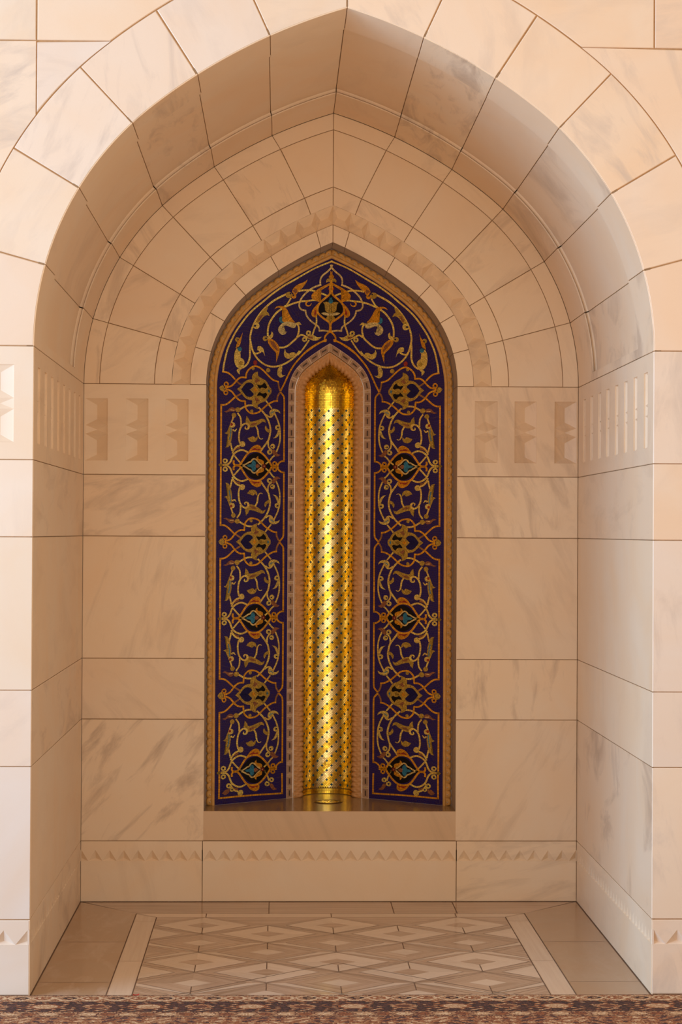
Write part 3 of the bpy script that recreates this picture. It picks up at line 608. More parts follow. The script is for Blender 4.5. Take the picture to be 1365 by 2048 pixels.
TOP = [
 ('L', 'r', 'G', 1, 6.8, 0, [(136, 453), (160, 439), (193, 420), (241, 386), (279, 354), (312, 327), (341, 298), (367, 264), (391, 228), (410, 190), (424, 156), (433, 120), (439, 89), (441, 65)]),
 ('L', 'r', 'G', 1, 5.9, 0, [(-4, 522), (22, 512), (64, 494), (106, 471), (148, 446), (169, 434)]),
 ('L', 'r', 'O', 1, 6.8, 0, [(445, 67), (424, 64), (408, 54), (394, 39)]),
 ('L', 'r', 'D', 1, 6.8, 0, [(394, 39), (377, 23), (360, 15)]),
 ('C', 'r', 'P', 2, 6.7, 0, [(-4, 508), (3, 495), (17, 481), (36, 466), (45, 450), (45, 429)]),
 ('C', 'r', 'P', 2, 6.7, 0, [(41, 431), (63, 423), (84, 412), (105, 395), (120, 378), (129, 360), (131, 344), (123, 332), (103, 328)]),
 ('C', 'r', 'P', 2, 6.7, 0, [(105, 330), (102, 314), (95, 302), (82, 289), (65, 278), (52, 270), (46, 260), (46, 250)]),
 ('C', 'r', 'P', 2, 6.7, 0, [(48, 252), (30, 254), (15, 253), (0, 250)]),
 ('C', 'p', 'O', 4, 0, 0, [(-4, 485), (4, 472), (11, 462), (6, 455), (0, 454), (-5, 448)]),
 ('C', 'p', 'S', 5, 0, 0, [(2, 455), (15, 455), (21, 447), (20, 439), (12, 444), (4, 442), (3, 448)]),
 ('C', 'r', 'O', 4, 7.1, 0, [(-4, 450), (4, 429), (4, 411)]),
 ('C', 'r', 'O', 5, 8, 0, [(4, 411), (5, 397), (20, 383), (36, 370), (49, 356), (55, 338), (53, 322), (40, 309), (22, 297), (7, 288), (1, 276), (3, 248)]),
 ('C', 'p', 'K', 3, 0, 0, [(-5, 401), (9, 381), (28, 369), (43, 354), (49, 336), (45, 322), (29, 310), (16, 301), (0, 291), (-6, 290)]),
 ('C', 'p', 'B', 4, 0, 0, [(-5, 385), (9, 371), (9, 364), (-6, 359)]),
 ('C', 'p', 'S', 4, 0, 0, [(32, 363), (17, 366), (2, 361), (-5, 353), (-6, 320), (12, 325), (23, 333), (24, 351)]),
 ('C', 'p', 'P', 5, 0, 0, [(40, 321), (27, 325), (12, 323), (-6, 320), (-6, 313), (18, 313), (31, 316)]),
 ('C', 'p', 'S', 4, 0, 0, [(-6, 314), (12, 312), (20, 299), (7, 292), (-7, 288)]),
 ('C', 'p', 'O', 4, 0, 0, [(1, 443), (6, 431), (25, 419), (41, 409), (52, 399), (56, 387), (51, 373), (37, 369), (49, 365), (68, 370), (79, 376), (80, 390), (69, 402), (52, 415), (29, 428), (12, 436)]),
 ('C', 'p', 'R', 3, 0, 0, [(4, 417), (2, 414), (2, 411), (7, 411), (12, 413), (13, 417), (12, 420), (8, 422), (2, 423), (2, 421)]),
 ('C', 'p', 'O', 4, 0, 0, [(53, 358), (68, 343), (78, 327), (79, 311), (67, 303), (56, 310), (56, 328)]),
 ('C', 'p', 'R', 5, 0, 0, [(61, 337), (69, 321), (65, 310), (60, 318)]),
 ('H', 'r', 'G', 3, 6.7, 0, [(135, 401), (118, 405), (95, 407), (73, 406), (50, 400), (28, 394), (15, 389)]),
 ('H', 'r', 'G', 3, 6.7, 0, [(49, 370), (73, 370), (96, 366), (121, 363), (147, 356), (168, 348), (187, 339)]),
 ('H', 'r', 'G', 3, 7.2, 0, [(186, 343), (202, 331), (224, 314), (243, 290), (255, 267), (260, 243), (260, 220)]),
 ('H', 'r', 'G', 2, 6.3, 0, [(165, 374), (174, 359), (185, 343)]),
 ('H', 'r', 'O', 4, 6.3, 1, [(96, 365), (104, 356), (99, 347), (85, 349), (81, 358)]),
 ('H', 'r', 'G', 3, 6.7, 0, [(60, 309), (58, 292), (60, 274), (67, 257), (75, 233)]),
 ('H', 'p', 'G', 4, 0, 0, [(103, 223), (94, 230), (73, 235), (55, 227), (35, 229), (51, 215), (70, 212), (85, 217)]),
 ('H', 'p', 'W', 5, 0, 0, [(95, 228), (73, 228), (73, 219), (88, 221)]),
 ('H', 'p', 'G', 4, 0, 0, [(80, 241), (82, 235), (87, 231), (94, 231), (100, 234), (102, 240), (100, 247), (95, 251), (88, 251), (82, 248)]),
 ('H', 'p', 'N', 5, 0, 0, [(87, 241), (88, 239), (90, 238), (92, 237), (94, 239), (95, 241), (94, 243), (92, 244), (90, 244), (88, 243)]),
 ('H', 'p', 'G', 4, 0, 0, [(96, 216), (98, 210), (104, 206), (111, 205), (116, 209), (118, 215), (116, 221), (111, 225), (104, 226), (98, 222)]),
 ('H', 'p', 'N', 5, 0, 0, [(104, 216), (104, 214), (106, 212), (108, 212), (110, 213), (111, 215), (110, 217), (108, 218), (106, 219), (104, 217)]),
 ('H', 'r', 'G', 3, 6.7, 0, [(135, 224), (120, 233), (100, 226)]),
 ('H', 'r', 'G', 3, 7.1, 0, [(146, 277), (135, 270), (131, 254), (134, 236), (141, 219), (156, 205), (173, 190), (192, 180), (215, 178)]),
 ('H', 'r', 'G', 2, 6.3, 0, [(88, 214), (102, 193), (119, 170), (136, 152)]),
 ('H', 'r', 'G', 2, 7.2, 0, [(127, 169), (145, 147), (172, 125), (201, 109), (233, 100), (264, 103), (291, 118), (310, 138), (322, 160), (329, 186), (332, 207), (329, 230), (322, 253), (308, 282), (289, 310), (265, 336), (241, 356), (217, 371), (186, 387)]),
 ('H', 'r', 'G', 2, 7.2, 0, [(330, 197), (333, 176), (333, 155), (334, 129), (343, 105), (360, 89), (377, 86)]),
 ('H', 'p', 'B', 2, 0, 0, [(186, 288), (189, 281), (196, 275), (204, 275), (211, 279), (214, 287), (212, 295), (205, 300), (196, 300), (189, 296)]),
 ('H', 'p', 'O', 4, 0, 0, [(233, 327), (225, 337), (210, 341), (193, 339), (180, 327), (172, 312), (161, 295), (148, 281), (167, 277), (189, 278), (201, 282), (195, 295), (191, 301), (192, 315), (196, 326), (210, 334), (223, 332)]),
 ('H', 'p', 'P', 5, 0, 0, [(143, 276), (167, 281), (189, 280), (205, 270), (217, 254), (214, 238), (201, 229), (187, 233), (181, 244), (190, 237), (203, 240), (207, 250), (201, 262), (186, 266), (171, 262), (156, 258), (144, 263)]),
 ('H', 'p', 'G', 4, 0, 0, [(144, 277), (131, 283), (120, 272), (133, 273)]),
 ('H', 'p', 'S', 4, 0, 0, [(161, 386), (164, 378), (170, 374), (178, 373), (185, 377), (187, 384), (185, 392), (178, 396), (170, 397), (164, 393)]),
 ('H', 'p', 'N', 5, 0, 0, [(164, 391), (165, 389), (166, 387), (169, 387), (170, 388), (171, 390), (170, 392), (169, 393), (166, 394), (165, 392)]),
 ('H', 'p', 'O', 4, 0, 0, [(143, 382), (145, 376), (151, 372), (157, 372), (162, 375), (164, 381), (162, 387), (157, 390), (151, 391), (145, 387)]),
 ('H', 'p', 'N', 5, 0, 0, [(152, 385), (153, 383), (154, 382), (157, 382), (158, 383), (159, 385), (159, 387), (157, 388), (155, 388), (153, 387)]),
 ('H', 'p', 'O', 3, 0, 0, [(162, 397), (154, 414), (135, 428), (114, 437), (97, 448), (105, 432), (122, 411), (135, 402), (142, 390), (149, 388)]),
 ('H', 'p', 'W', 4, 0, 0, [(160, 401), (147, 411), (140, 405), (145, 391)]),
 ('H', 'p', 'S', 3, 0, 0, [(279, 320), (265, 335), (259, 332), (266, 316), (258, 312), (252, 299), (266, 302), (281, 291), (292, 277), (301, 267), (310, 271), (298, 296)]),
 ('H', 'p', 'W', 4, 0, 0, [(289, 301), (279, 302), (293, 280), (301, 279)]),
 ('H', 'p', 'G', 4, 0, 0, [(294, 259), (296, 252), (303, 246), (311, 246), (318, 250), (321, 258), (318, 265), (311, 270), (303, 271), (296, 267)]),
 ('H', 'p', 'N', 5, 0, 0, [(307, 258), (308, 256), (311, 254), (313, 254), (316, 255), (317, 258), (316, 260), (313, 262), (311, 262), (308, 261)]),
 ('H', 'p', 'G', 4, 0, 0, [(246, 240), (238, 234), (239, 219), (250, 209), (261, 208), (258, 220), (247, 228)]),
 ('H', 'p', 'S', 3, 0, 0, [(260, 211), (262, 205), (267, 201), (274, 200), (279, 204), (281, 210), (279, 216), (274, 220), (267, 220), (262, 217)]),
 ('H', 'p', 'N', 4, 0, 0, [(263, 212), (264, 209), (266, 208), (268, 208), (270, 209), (271, 211), (270, 213), (268, 215), (266, 215), (264, 214)]),
 ('H', 'p', 'O', 4, 0, 0, [(261, 209), (243, 210), (226, 199), (214, 183), (211, 165), (216, 144), (226, 115), (222, 146), (229, 159), (247, 177), (258, 193)]),
 ('H', 'p', 'W', 5, 0, 0, [(249, 204), (232, 195), (220, 175), (219, 161), (235, 178), (246, 190)]),
 ('H', 'r', 'G', 3, 6.8, 0, [(321, 158), (315, 149), (303, 149), (288, 157)]),
 ('H', 'p', 'G', 4, 0, 0, [(302, 176), (291, 179), (278, 169), (271, 139), (279, 154), (288, 157), (303, 162)]),
 ('H', 'p', 'G', 3, 0, 0, [(188, 174), (184, 162), (172, 156), (160, 162), (147, 161), (142, 151), (157, 143), (174, 135), (189, 142), (193, 159)]),
 ('H', 'p', 'G', 3, 0, 0, [(215, 96), (220, 82), (218, 65), (205, 57), (185, 69), (198, 68), (203, 79), (199, 95), (201, 109), (207, 107)]),
 ('H', 'p', 'G', 3, 0, 0, [(377, 162), (387, 164), (394, 149), (397, 125), (393, 99), (380, 85), (362, 89), (355, 111), (362, 123), (374, 131), (373, 145), (367, 157)]),
 ('H', 'p', 'B', 4, 0, 0, [(365, 162), (367, 157), (371, 153), (377, 153), (381, 156), (383, 161), (381, 166), (377, 170), (371, 170), (367, 167)]),
 ('H', 'p', 'S', 4, 0, 0, [(361, 106), (362, 101), (366, 98), (372, 97), (376, 100), (378, 105), (376, 110), (372, 113), (366, 114), (362, 111)]),
 ('H', 'p', 'O', 4, 0, 0, [(362, 229), (372, 208), (384, 189), (391, 164), (377, 173), (370, 190)]),
 ('H', 'p', 'S', 3, 0, 0, [(373, 199), (375, 193), (380, 189), (386, 189), (391, 192), (393, 198), (391, 204), (386, 208), (380, 208), (375, 205)]),
 ('H', 'p', 'N', 4, 0, 0, [(377, 198), (378, 196), (380, 194), (382, 194), (384, 195), (384, 197), (384, 199), (382, 201), (380, 201), (378, 200)]),
 ('H', 'p', 'G', 3, 0, 0, [(369, 88), (386, 78), (384, 68), (375, 59), (377, 71), (366, 83)]),
 ('H', 'p', 'R', 3, 0, 0, [(303, 112), (304, 106), (308, 102), (314, 102), (318, 105), (319, 111), (318, 117), (314, 121), (309, 121), (304, 118)]),
 ('H', 'p', 'S', 3, 0, 0, [(313, 88), (314, 84), (317, 81), (321, 81), (325, 83), (326, 87), (325, 91), (322, 94), (317, 94), (314, 92)]),
 ('H', 'p', 'S', 3, 0, 0, [(249, 85), (250, 79), (255, 76), (261, 75), (265, 78), (267, 84), (265, 89), (261, 93), (255, 93), (251, 90)]),
 ('Q', 'r', 'O', 3, 6.8, 0, [(350, 46), (346, 68), (334, 85), (315, 97), (296, 94), (277, 81), (257, 62), (238, 46), (214, 39)]),
 ('Q', 'r', 'D', 2, 6.8, 0, [(216, 41), (214, 23), (208, 1)]),
 ('Q', 'r', 'O', 4, 6.8, 0, [(347, 48), (368, 48), (382, 39), (394, 24), (408, 10), (422, 5), (433, 1)]),
 ('Q', 'p', 'O', 3, 0, 0, [(418, 17), (420, 10), (425, 6), (432, 5), (437, 9), (439, 15), (437, 22), (432, 26), (425, 27), (420, 23)]),
 ('Q', 'p', 'N', 4, 0, 0, [(424, 16), (425, 14), (427, 12), (430, 11), (432, 13), (433, 16), (432, 19), (430, 21), (427, 21), (425, 19)]),
 ('Q', 'p', 'S', 2, 0, 0, [(457, -1), (450, 8), (441, 11), (436, 0)]),
 ('Q', 'r', 'O', 3, 6.6, 0, [(14, 219), (57, 198), (94, 173), (124, 143), (152, 109), (173, 72), (191, 32), (206, 1)]),
 ('Q', 'r', 'O', 3, 6.3, 0, [(15, 213), (33, 210), (59, 195), (85, 177), (115, 154)]),
 ('Q', 'r', 'O', 5, 7.1, 0, [(2, 250), (10, 244), (21, 231), (23, 219), (18, 210)]),
]

# ------------------------------------------------------------------ floor of inlaid marble
def stripy(name, c1, c2, rough=0.16):
    m, t, p = mat(name); L = t.links.new
    uv = N(t, 'ShaderNodeUVMap', uv_map='UVMap'); at = N(t, 'ShaderNodeAttribute', attribute_name='blk')
    off = N(t, 'ShaderNodeVectorMath', operation='SCALE'); off.inputs[0].default_value = (3.3, 5.1, 1.7); L(at.outputs['Fac'], off.inputs['Scale'])
    add = N(t, 'ShaderNodeVectorMath', operation='ADD'); L(uv.outputs[0], add.inputs[0]); L(off.outputs[0], add.inputs[1])
    mp = N(t, 'ShaderNodeMapping'); mp.inputs['Scale'].default_value = (2.5, 70, 1); L(add.outputs[0], mp.inputs[0])
    n = N(t, 'ShaderNodeTexNoise'); n.inputs['Scale'].default_value = 1; n.inputs['Detail'].default_value = 3; n.inputs['Distortion'].default_value = 0.3; L(mp.outputs[0], n.inputs[0])
    r = ramp(t, [(0.32, c1), (0.66, c2)]); L(n.outputs[0], r.inputs[0])
    wn = N(t, 'ShaderNodeTexWhiteNoise', noise_dimensions='1D'); L(at.outputs['Fac'], wn.inputs['W'])
    r2 = ramp(t, [(0, (0.86, 0.86, 0.86)), (1, (1.0, 1.0, 1.0))]); L(wn.outputs['Value'], r2.inputs[0])
    L(mix(t, 1.0, r.outputs[0], r2.outputs[0], 'MULTIPLY'), p.inputs['Base Color']); p.inputs['Roughness'].default_value = rough
    return m
M_fdark = stripy('floor_striped_marble', (0.42, 0.27, 0.17), (0.60, 0.42, 0.29))
M_flight = stripy('floor_cream_marble', (0.74, 0.56, 0.41), (0.80, 0.62, 0.46))
M_fband = stripy('floor_border_marble', (0.70, 0.52, 0.36), (0.75, 0.57, 0.40))
M_ftrav = marble('floor_travertine', [(0.46, 0.31, 0.19), (0.48, 0.33, 0.21)], vein=(0.66, 0.50, 0.38), rough=0.2, vs=1.2, bump=0.01)
M_fline = plain('floor_joint', (0.16, 0.09, 0.05), 0.8)
fl = MB()
fl.face([(-2.3, -6, -.0015), (2.3, -6, -.0015), (2.3, 2.2, -.0015), (-2.3, 2.2, -.0015)], 1, 0)
def fpoly(pts, z, m, b, ang=0.0):
    ca, sa = math.cos(ang), math.sin(ang)
    fl.face([(x, y, z) for x, y in pts], m, b, False, [(x*ca+y*sa, -x*sa+y*ca) for x, y in pts])
def clip(pts, x0, x1, y0, y1):
    def cut(P, fn, ip):
        out = []
        for i in range(len(P)):
            a, c = P[i], P[(i+1) % len(P)]
            if fn(a): out.append(a)
            if fn(a) != fn(c): out.append(ip(a, c))
        return out
    for ax, lim, sgn in ((0, x0, 1), (0, x1, -1), (1, y0, 1), (1, y1, -1)):
        if not pts: break
        pts = cut(pts, lambda p: sgn*(p[ax]-lim) >= 0, lambda a, c: tuple(a[k]+(c[k]-a[k])*(lim-a[ax])/(c[ax]-a[ax]) for k in (0, 1)))
    return pts
def line(a, c, w, z=0.0009, box=None):
    dx, dy = c[0]-a[0], c[1]-a[1]; l = math.hypot(dx, dy); nx, ny = -dy/l*w/2, dx/l*w/2
    P = [(a[0]+nx, a[1]+ny), (c[0]+nx, c[1]+ny), (c[0]-nx, c[1]-ny), (a[0]-nx, a[1]-ny)]
    if box: P = clip(P, *box)
    if len(P) > 2: fpoly(P, z, 4, 0)
YF = -0.6
fpoly([(-2.3, -6), (2.3, -6), (2.3, -1.7), (-2.3, -1.7)], 0, 2, nb())
fpoly([(-2.3, -1.7), (2.3, -1.7), (2.3, YF), (-2.3, YF)], 0, 3, nb())
# travertine side borders, in three lengths, mitred into the rear border
for sg in (-1, 1):
    ys = [YF, .186, .812, 1.33]
    for i in range(3):
        P = [(sg*1.02, ys[i]), (sg*.75, ys[i]), (sg*.75, ys[i+1]), (sg*1.02, ys[i+1])]
        if i == 2: P = [(sg*1.02, .812), (sg*.75, .812), (sg*.75, 1.33), (sg*.99, DEP), (sg*1.02, 1.6)]
        fpoly(P, 0, 3, nb())
        if i: line((sg*1.02, ys[i]), (sg*.75, ys[i]), .0018)
    fpoly([(sg*1.02, YF), (sg*2.3, YF), (sg*2.3, .1), (sg*1.02, .1)], 0, 3, nb())
    for ya, yb in ((YF, -.15), (-.15, .498), (.498, 1.18)):
        fpoly([(sg*.75, ya), (sg*.668, ya), (sg*.668, yb), (sg*.75, yb)], 0, 2, nb(), math.pi/2); line((sg*.75, yb), (sg*.668, yb), .0015)
    fpoly([(sg*.75, 1.18), (sg*.668, 1.18), (sg*.668, 1.258), (sg*.75, 1.33)], 0, 2, nb(), math.pi/2)
    line((sg*.75, YF), (sg*.75, 1.33), .0035); line((sg*.668, YF), (sg*.668, 1.258), .0035); line((sg*.75, 1.33), (sg*.668, 1.258), .002)
xs = [-.75, -.24, .245, .49, .75]
for i in range(4):
    a, c = xs[i], xs[i+1]
    top = [(a if i else -.99, DEP+.01), (c if i < 3 else .99, DEP+.01)]
    fpoly([(a, 1.33), (c, 1.33), top[1], top[0]], 0, 1, nb())
    if i: line((a, 1.33), (a, DEP), .003)
for a, c in ((-.75, -.48), (-.48, 0), (0, .48), (.48, .75)):
    lo = lambda x: x if abs(x) < .7 else math.copysign(.668, x)
    fpoly([(lo(a), 1.258), (lo(c), 1.258), (c, 1.33), (a, 1.33)], 0, 2, nb()); 
    if abs(a) < .7: line((a, 1.258), (a, 1.33), .003)
line((-.75, 1.33), (.75, 1.33), .002); line((-.668, 1.258), (.668, 1.258), .0016)
box = (-.667, .667, YF, 1.2575)
fpoly([(-.668, YF), (.668, YF), (.668, 1.258), (-.668, 1.258)], 0, 1, nb())
for i in range(-3, 4):
    for jn in range(0, 13):
        if (i+jn) % 2: continue
        cx, cy = .242*i, 1.105-.1555*jn; light = (jn//2) % 2 == 0
        hw, hh = .242, .1555
        for q in range(4):   # arms of the outer lattice
            A = [(0, hh), (hw, 0), (0, -hh), (-hw, 0)]; a, c = A[q], A[(q+1) % 4]
            kk = .70
            P = [(cx+a[0], cy+a[1]), (cx+c[0], cy+c[1]), (cx+c[0]*kk, cy+c[1]*kk), (cx+a[0]*kk, cy+a[1]*kk)]
            P = clip(P, *box)
            lightarm = (not light and q in (1, 2))
            if len(P) > 2: fpoly(P, .0002, 2 if lightarm else 1, nb(), math.atan2(c[1]-a[1], c[0]-a[0]))
            line((cx+a[0], cy+a[1]), (cx+c[0], cy+c[1]), .0012, .0007, box)
        R_ = [(0, .148), (.176, 0), (0, -.148), (-.176, 0)]; r_ = [(0, .048), (.062, 0), (0, -.048), (-.062, 0)]
        for q in range(4):
            a, c, d, e = R_[q], R_[(q+1) % 4], r_[(q+1) % 4], r_[q]
            P = clip([(cx+p[0], cy+p[1]) for p in (a, c, d, e)], *box)
            if len(P) > 2: fpoly(P, .0004, 2 if light else 1, nb(), math.atan2(c[1]-a[1], c[0]-a[0]))
            line((cx+a[0], cy+a[1]), (cx+c[0], cy+c[1]), .0012, .0009, box)
        P = clip([(cx+p[0], cy+p[1]) for p in r_], *box)
        if len(P) > 2: fpoly(P, .0006, 1 if light else 2, nb())
        sgn = -1 if i % 2 == 0 else 1
        line((cx, cy+sgn*.148), (cx, cy+sgn*.048), .0032, .0009, box)
line((0, .47), (-.75, -.18), .003, .0010, box); line((0, .47), (.75, -.18), .003, .0010, box)
for sg in (-1, 1): line((sg*.9885, 0), (sg*.9885, DEP), .004, .0012)
line((-.99, DEP-.002), (.99, DEP-.002), .005, .0012)
o = fl.build('floor', [M_fline, M_fdark, M_flight, M_ftrav, M_fline]); props(o, kind='structure', label='polished inlaid marble floor with interlaced lozenges')

# ------------------------------------------------------------------ stone sill under the mosaic
M_sill = marble('sill_stone', [(0.66, 0.47, 0.30)], vein=(0.48, 0.33, 0.20), rough=0.4, vs=0.8, stretch=(0.3, 1, 2))
M_sill2 = marble('sill_stone_polished_shaded', [(0.33, 0.22, 0.11)], vein=(0.24, 0.16, 0.08), rough=0.2, vs=0.8, stretch=(0.3, 1, 2))  # polished top of the same slab, its shade darkened into the base colour
s_ = MB(); zt = .36; y1 = 2.125
def boxg(mb, x0, x1, y0, y1, z0, z1, bv=.002, m=0, b=0.0):
    X = [x0, x0+bv, x1-bv, x1]
    prof = [(y0, z0), (y0, z1-bv), (y0+bv, z1), (y1, z1)]
    mb.grid([[(x, p[0], p[1]) for x in X] for p in prof[:3]], m, b, False); mb.grid([[(x, p[0], p[1]) for x in X] for p in prof[2:]], m+1, b, False)
    for x in (x0, x1): mb.face([(x, y0, z0), (x, y0, z1-bv), (x, y0+bv, z1), (x, y1, z1), (x, y1, z0)], m, b)
    mb.face([(x0, y0, z0), (x1, y0, z0), (x1, y1, z0), (x0, y1, z0)], m, b); mb.face([(x0, y1, z0), (x1, y1, z0), (x1, y1, z1), (x0, y1, z1)], m, b)
boxg(s_, -.5035, .5035, DEP-.001, y1, .2445, zt, .0025)
o = s_.build('window_sill', [M_sill, M_sill2]); props(o, 'brown polished stone sill slab under the blue and gold mosaic', 'sill')

# ------------------------------------------------------------------ mosaic surround
DO2, DI2 = -.525, -.817
def depth(x, z):
    t = (DO2-offset_of(x, z))/(DO2-DI2)
    return 1.742+.208*max(-.02, min(1.02, t))
def contour(d, n_arc=60, zb=.36):
    """points of the right half contour from the sill to the apex"""
    return [(HW+d, zb), (HW+d, ZS)] + [Ps(i/n_arc, d) for i in range(1, n_arc+1)]
surround = empty('mosaic_surround', (0, 1.85, .36)); props(surround, 'deep blue mosaic frame with gold vine scrolls around the golden recess', 'mosaic')
g = MB(); LA = .75
for sg in (-1, 1):
    zs = [.3601+(ZS-.3601)*i/40 for i in range(41)]; T = [i/8 for i in range(9)]
    P = []; UVs = []
    for z in zs:
        P.append([(sg*(HW+DO2+(DI2-DO2)*t), 1.742+.208*t, z) for t in T]); UVs.append([(t*.36+(0 if sg < 0 else 5), z) for t in T])
    for i in range(1, 61):
        row = []; uvr = []
        for t in T:
            x, z = Ps(i/60, DO2+(DI2-DO2)*t); row.append((sg*x, 1.742+.208*t, z)); uvr.append((t*.36+(0 if sg < 0 else 5), ZS+(.62-.34*t)*i/60))
        P.append(row); UVs.append(uvr)
    g.grid(P, 0, 0, True, lambda i, j: UVs[i][j])
g.build('blue_tesserae_ground', [M_blue], surround)

def cr(pts, closed=False, step=4.0):
    """Catmull-Rom through the points (mm), broken at sharp corners"""
    n = len(pts)
    def corner(i):
        if not closed and (i == 0 or i == n-1): return True
        a, b_, c = pts[i-1], pts[i], pts[(i+1) % n]
        v1 = (b_[0]-a[0], b_[1]-a[1]); v2 = (c[0]-b_[0], c[1]-b_[1])
        l = math.hypot(*v1)*math.hypot(*v2)
        return l < 1e-6 or (v1[0]*v2[0]+v1[1]*v2[1])/l < 0.25
    out = []; rng = range(n if closed else n-1)
    for i in rng:
        p1 = pts[i]; p2 = pts[(i+1) % n]
        p0 = pts[i-1] if not corner(i) else (2*p1[0]-p2[0], 2*p1[1]-p2[1])
        p3 = pts[(i+2) % n] if not corner((i+1) % n) else (2*p2[0]-p1[0], 2*p2[1]-p1[1])
        k = max(1, int(math.hypot(p2[0]-p1[0], p2[1]-p1[1])/step))
        for q in range(k):
            t = q/k; t2 = t*t; t3 = t2*t
            out.append(tuple(.5*(2*p1[c]+(p2[c]-p0[c])*t+(2*p0[c]-5*p1[c]+4*p2[c]-p3[c])*t2+(3*p1[c]-p0[c]-3*p2[c]+p3[c])*t3) for c in (0, 1)))
    if not closed: out.append(tuple(pts[-1]))
    return out
TS = 7.0
def draw(mb, e, xf, base):
    """one ornament: xf maps (mm, mm) to (x, z) in metres"""
    g_, kind, col, lay, w, tap, pts = e
    hgt = base+lay*.0006; ci = MORD.index(col)
    def P(q):
        x, z = xf(q); return (x, depth(x, z)-hgt, z)
    if kind == 'r':
        c = cr(pts); L = [0]
        for i in range(1, len(c)): L.append(L[-1]+math.hypot(c[i][0]-c[i-1][0], c[i][1]-c[i-1][1]))
        tot = L[-1]; n = max(1, round(tot/TS)); k = 0
        def at(s):
            s = max(0, min(tot, s)); lo = 0
            for i in range(1, len(L)):
                if L[i] >= s: lo = i; break
            else: lo = len(L)-1
            a, b_ = c[lo-1], c[lo]; t = (s-L[lo-1])/max(1e-6, L[lo]-L[lo-1])
            dx, dy = b_[0]-a[0], b_[1]-a[1]; l = math.hypot(dx, dy) or 1
            return (a[0]+dx*t, a[1]+dy*t), (-dy/l, dx/l)
        def nrm(s):
            p, _ = at(s); q1, _ = at(s-1.5); q2, _ = at(s+1.5); dx, dy = q2[0]-q1[0], q2[1]-q1[1]; l = math.hypot(dx, dy) or 1
            return p, (-dy/l, dx/l)
        for i in range(n):
            s0 = tot*i/n+(.35 if i else 0); s1 = tot*(i+1)/n-(.35 if i < n-1 else 0)
            (a, na), (b_, nb_) = nrm(s0), nrm(s1)
            wf_ = lambda s: w*.5*((.35+.65*min(1, (tot-s)/(tot*.5))) if tap else 1.0)
            wa, wb_ = wf_(s0), wf_(s1)
            mb.face([P((a[0]+na[0]*wa, a[1]+na[1]*wa)), P((b_[0]+nb_[0]*wb_, b_[1]+nb_[1]*wb_)), P((b_[0]-nb_[0]*wb_, b_[1]-nb_[1]*wb_)), P((a[0]-na[0]*wa, a[1]-na[1]*wa))], ci, random.random()*50)
    else:
        c = cr(pts, True, 4.0 if len(pts) != 10 else 3.0)
        bm = bmesh.new(); vs = [bm.verts.new((p[0], 0, p[1])) for p in c]
        try: f = bm.faces.new(vs)
        except ValueError: bm.free(); return
        bmesh.ops.triangulate(bm, faces=[f], ngon_method='EAR_CLIP')
        for _ in range(3):
            le = [ed for ed in bm.edges if ed.calc_length() > 9]
            if not le: break
            bmesh.ops.subdivide_edges(bm, edges=le, cuts=1)
            bmesh.ops.triangulate(bm, faces=[f_ for f_ in bm.faces if len(f_.verts) > 3])
        for t in bm.faces: mb.face([P((v_.co.x, v_.co.z)) for v_ in t.verts], ci+10, 0)
        bm.free()
UN, EN, TP = UNIT, END, TOP
ZB = [1.7455, 1.1180, .4898]; HP = .3135
def put(name, items, parent, base=.0012, label=None):
    mb = MB()
    for L, gr, xf in items:
        for e in L:
            if e[0] in gr: draw(mb, e, xf, base)
    used = sorted(set(mb.m)); mb.m = [used.index(x) for x in mb.m]
    o = mb.build(name, [MLIST[x] for x in used], parent)
    if label: o['label'] = label
    return o
for sg in (-1, 1):
    X_ = lambda z0, dr: (lambda q: (sg*q[0]/1000, z0+dr*q[1]/1000))
    for k, zb in enumerate(ZB):
        put('gold_strapwork', [(UN, 'S', X_(zb, -1))], surround)
        put('vine_scroll', [(UN, 'VB', X_(zb, -1))], surround)
        if k < 2:
            put('gold_strapwork', [(UN, 'S', X_(zb, 1))], surround)
            put('vine_scroll', [(UN, 'VB', X_(zb, 1))], surround)
        else: put('vine_scroll', [(UN, 'B', X_(zb, 1)), (EN, 'X', X_(zb, 1))], surround)
        put('eye_medallion', [(UN, 'E', X_(zb, -1)), (UN, 'E', X_(zb, 1))], surround, label='pointed oval medallion with a black ground and a blue flower')
        za = zb+HP
        put('palmette_medallion', [(UN, 'A', X_(zb, -1)), (UN, 'A', X_(za+HP, 1))], surround, label='olive gold palmette medallion with black wings')
    XT = lambda q: (sg*q[0]/1000, 2.06+q[1]/1000)
    put('border_line', [(TP, 'L', XT)], surround, .002); put('vine_scroll', [(TP, 'H', XT)], surround, .002); put('gold_strapwork', [(TP, 'Q', XT)], surround, .002)
put('lotus_medallion', [(TP, 'C', lambda q: (-q[0]/1000, 2.06+q[1]/1000)), (TP, 'C', lambda q: (q[0]/1000, 2.06+q[1]/1000))], surround, .002, label='ogee medallion with a pale lotus on black at the crown')

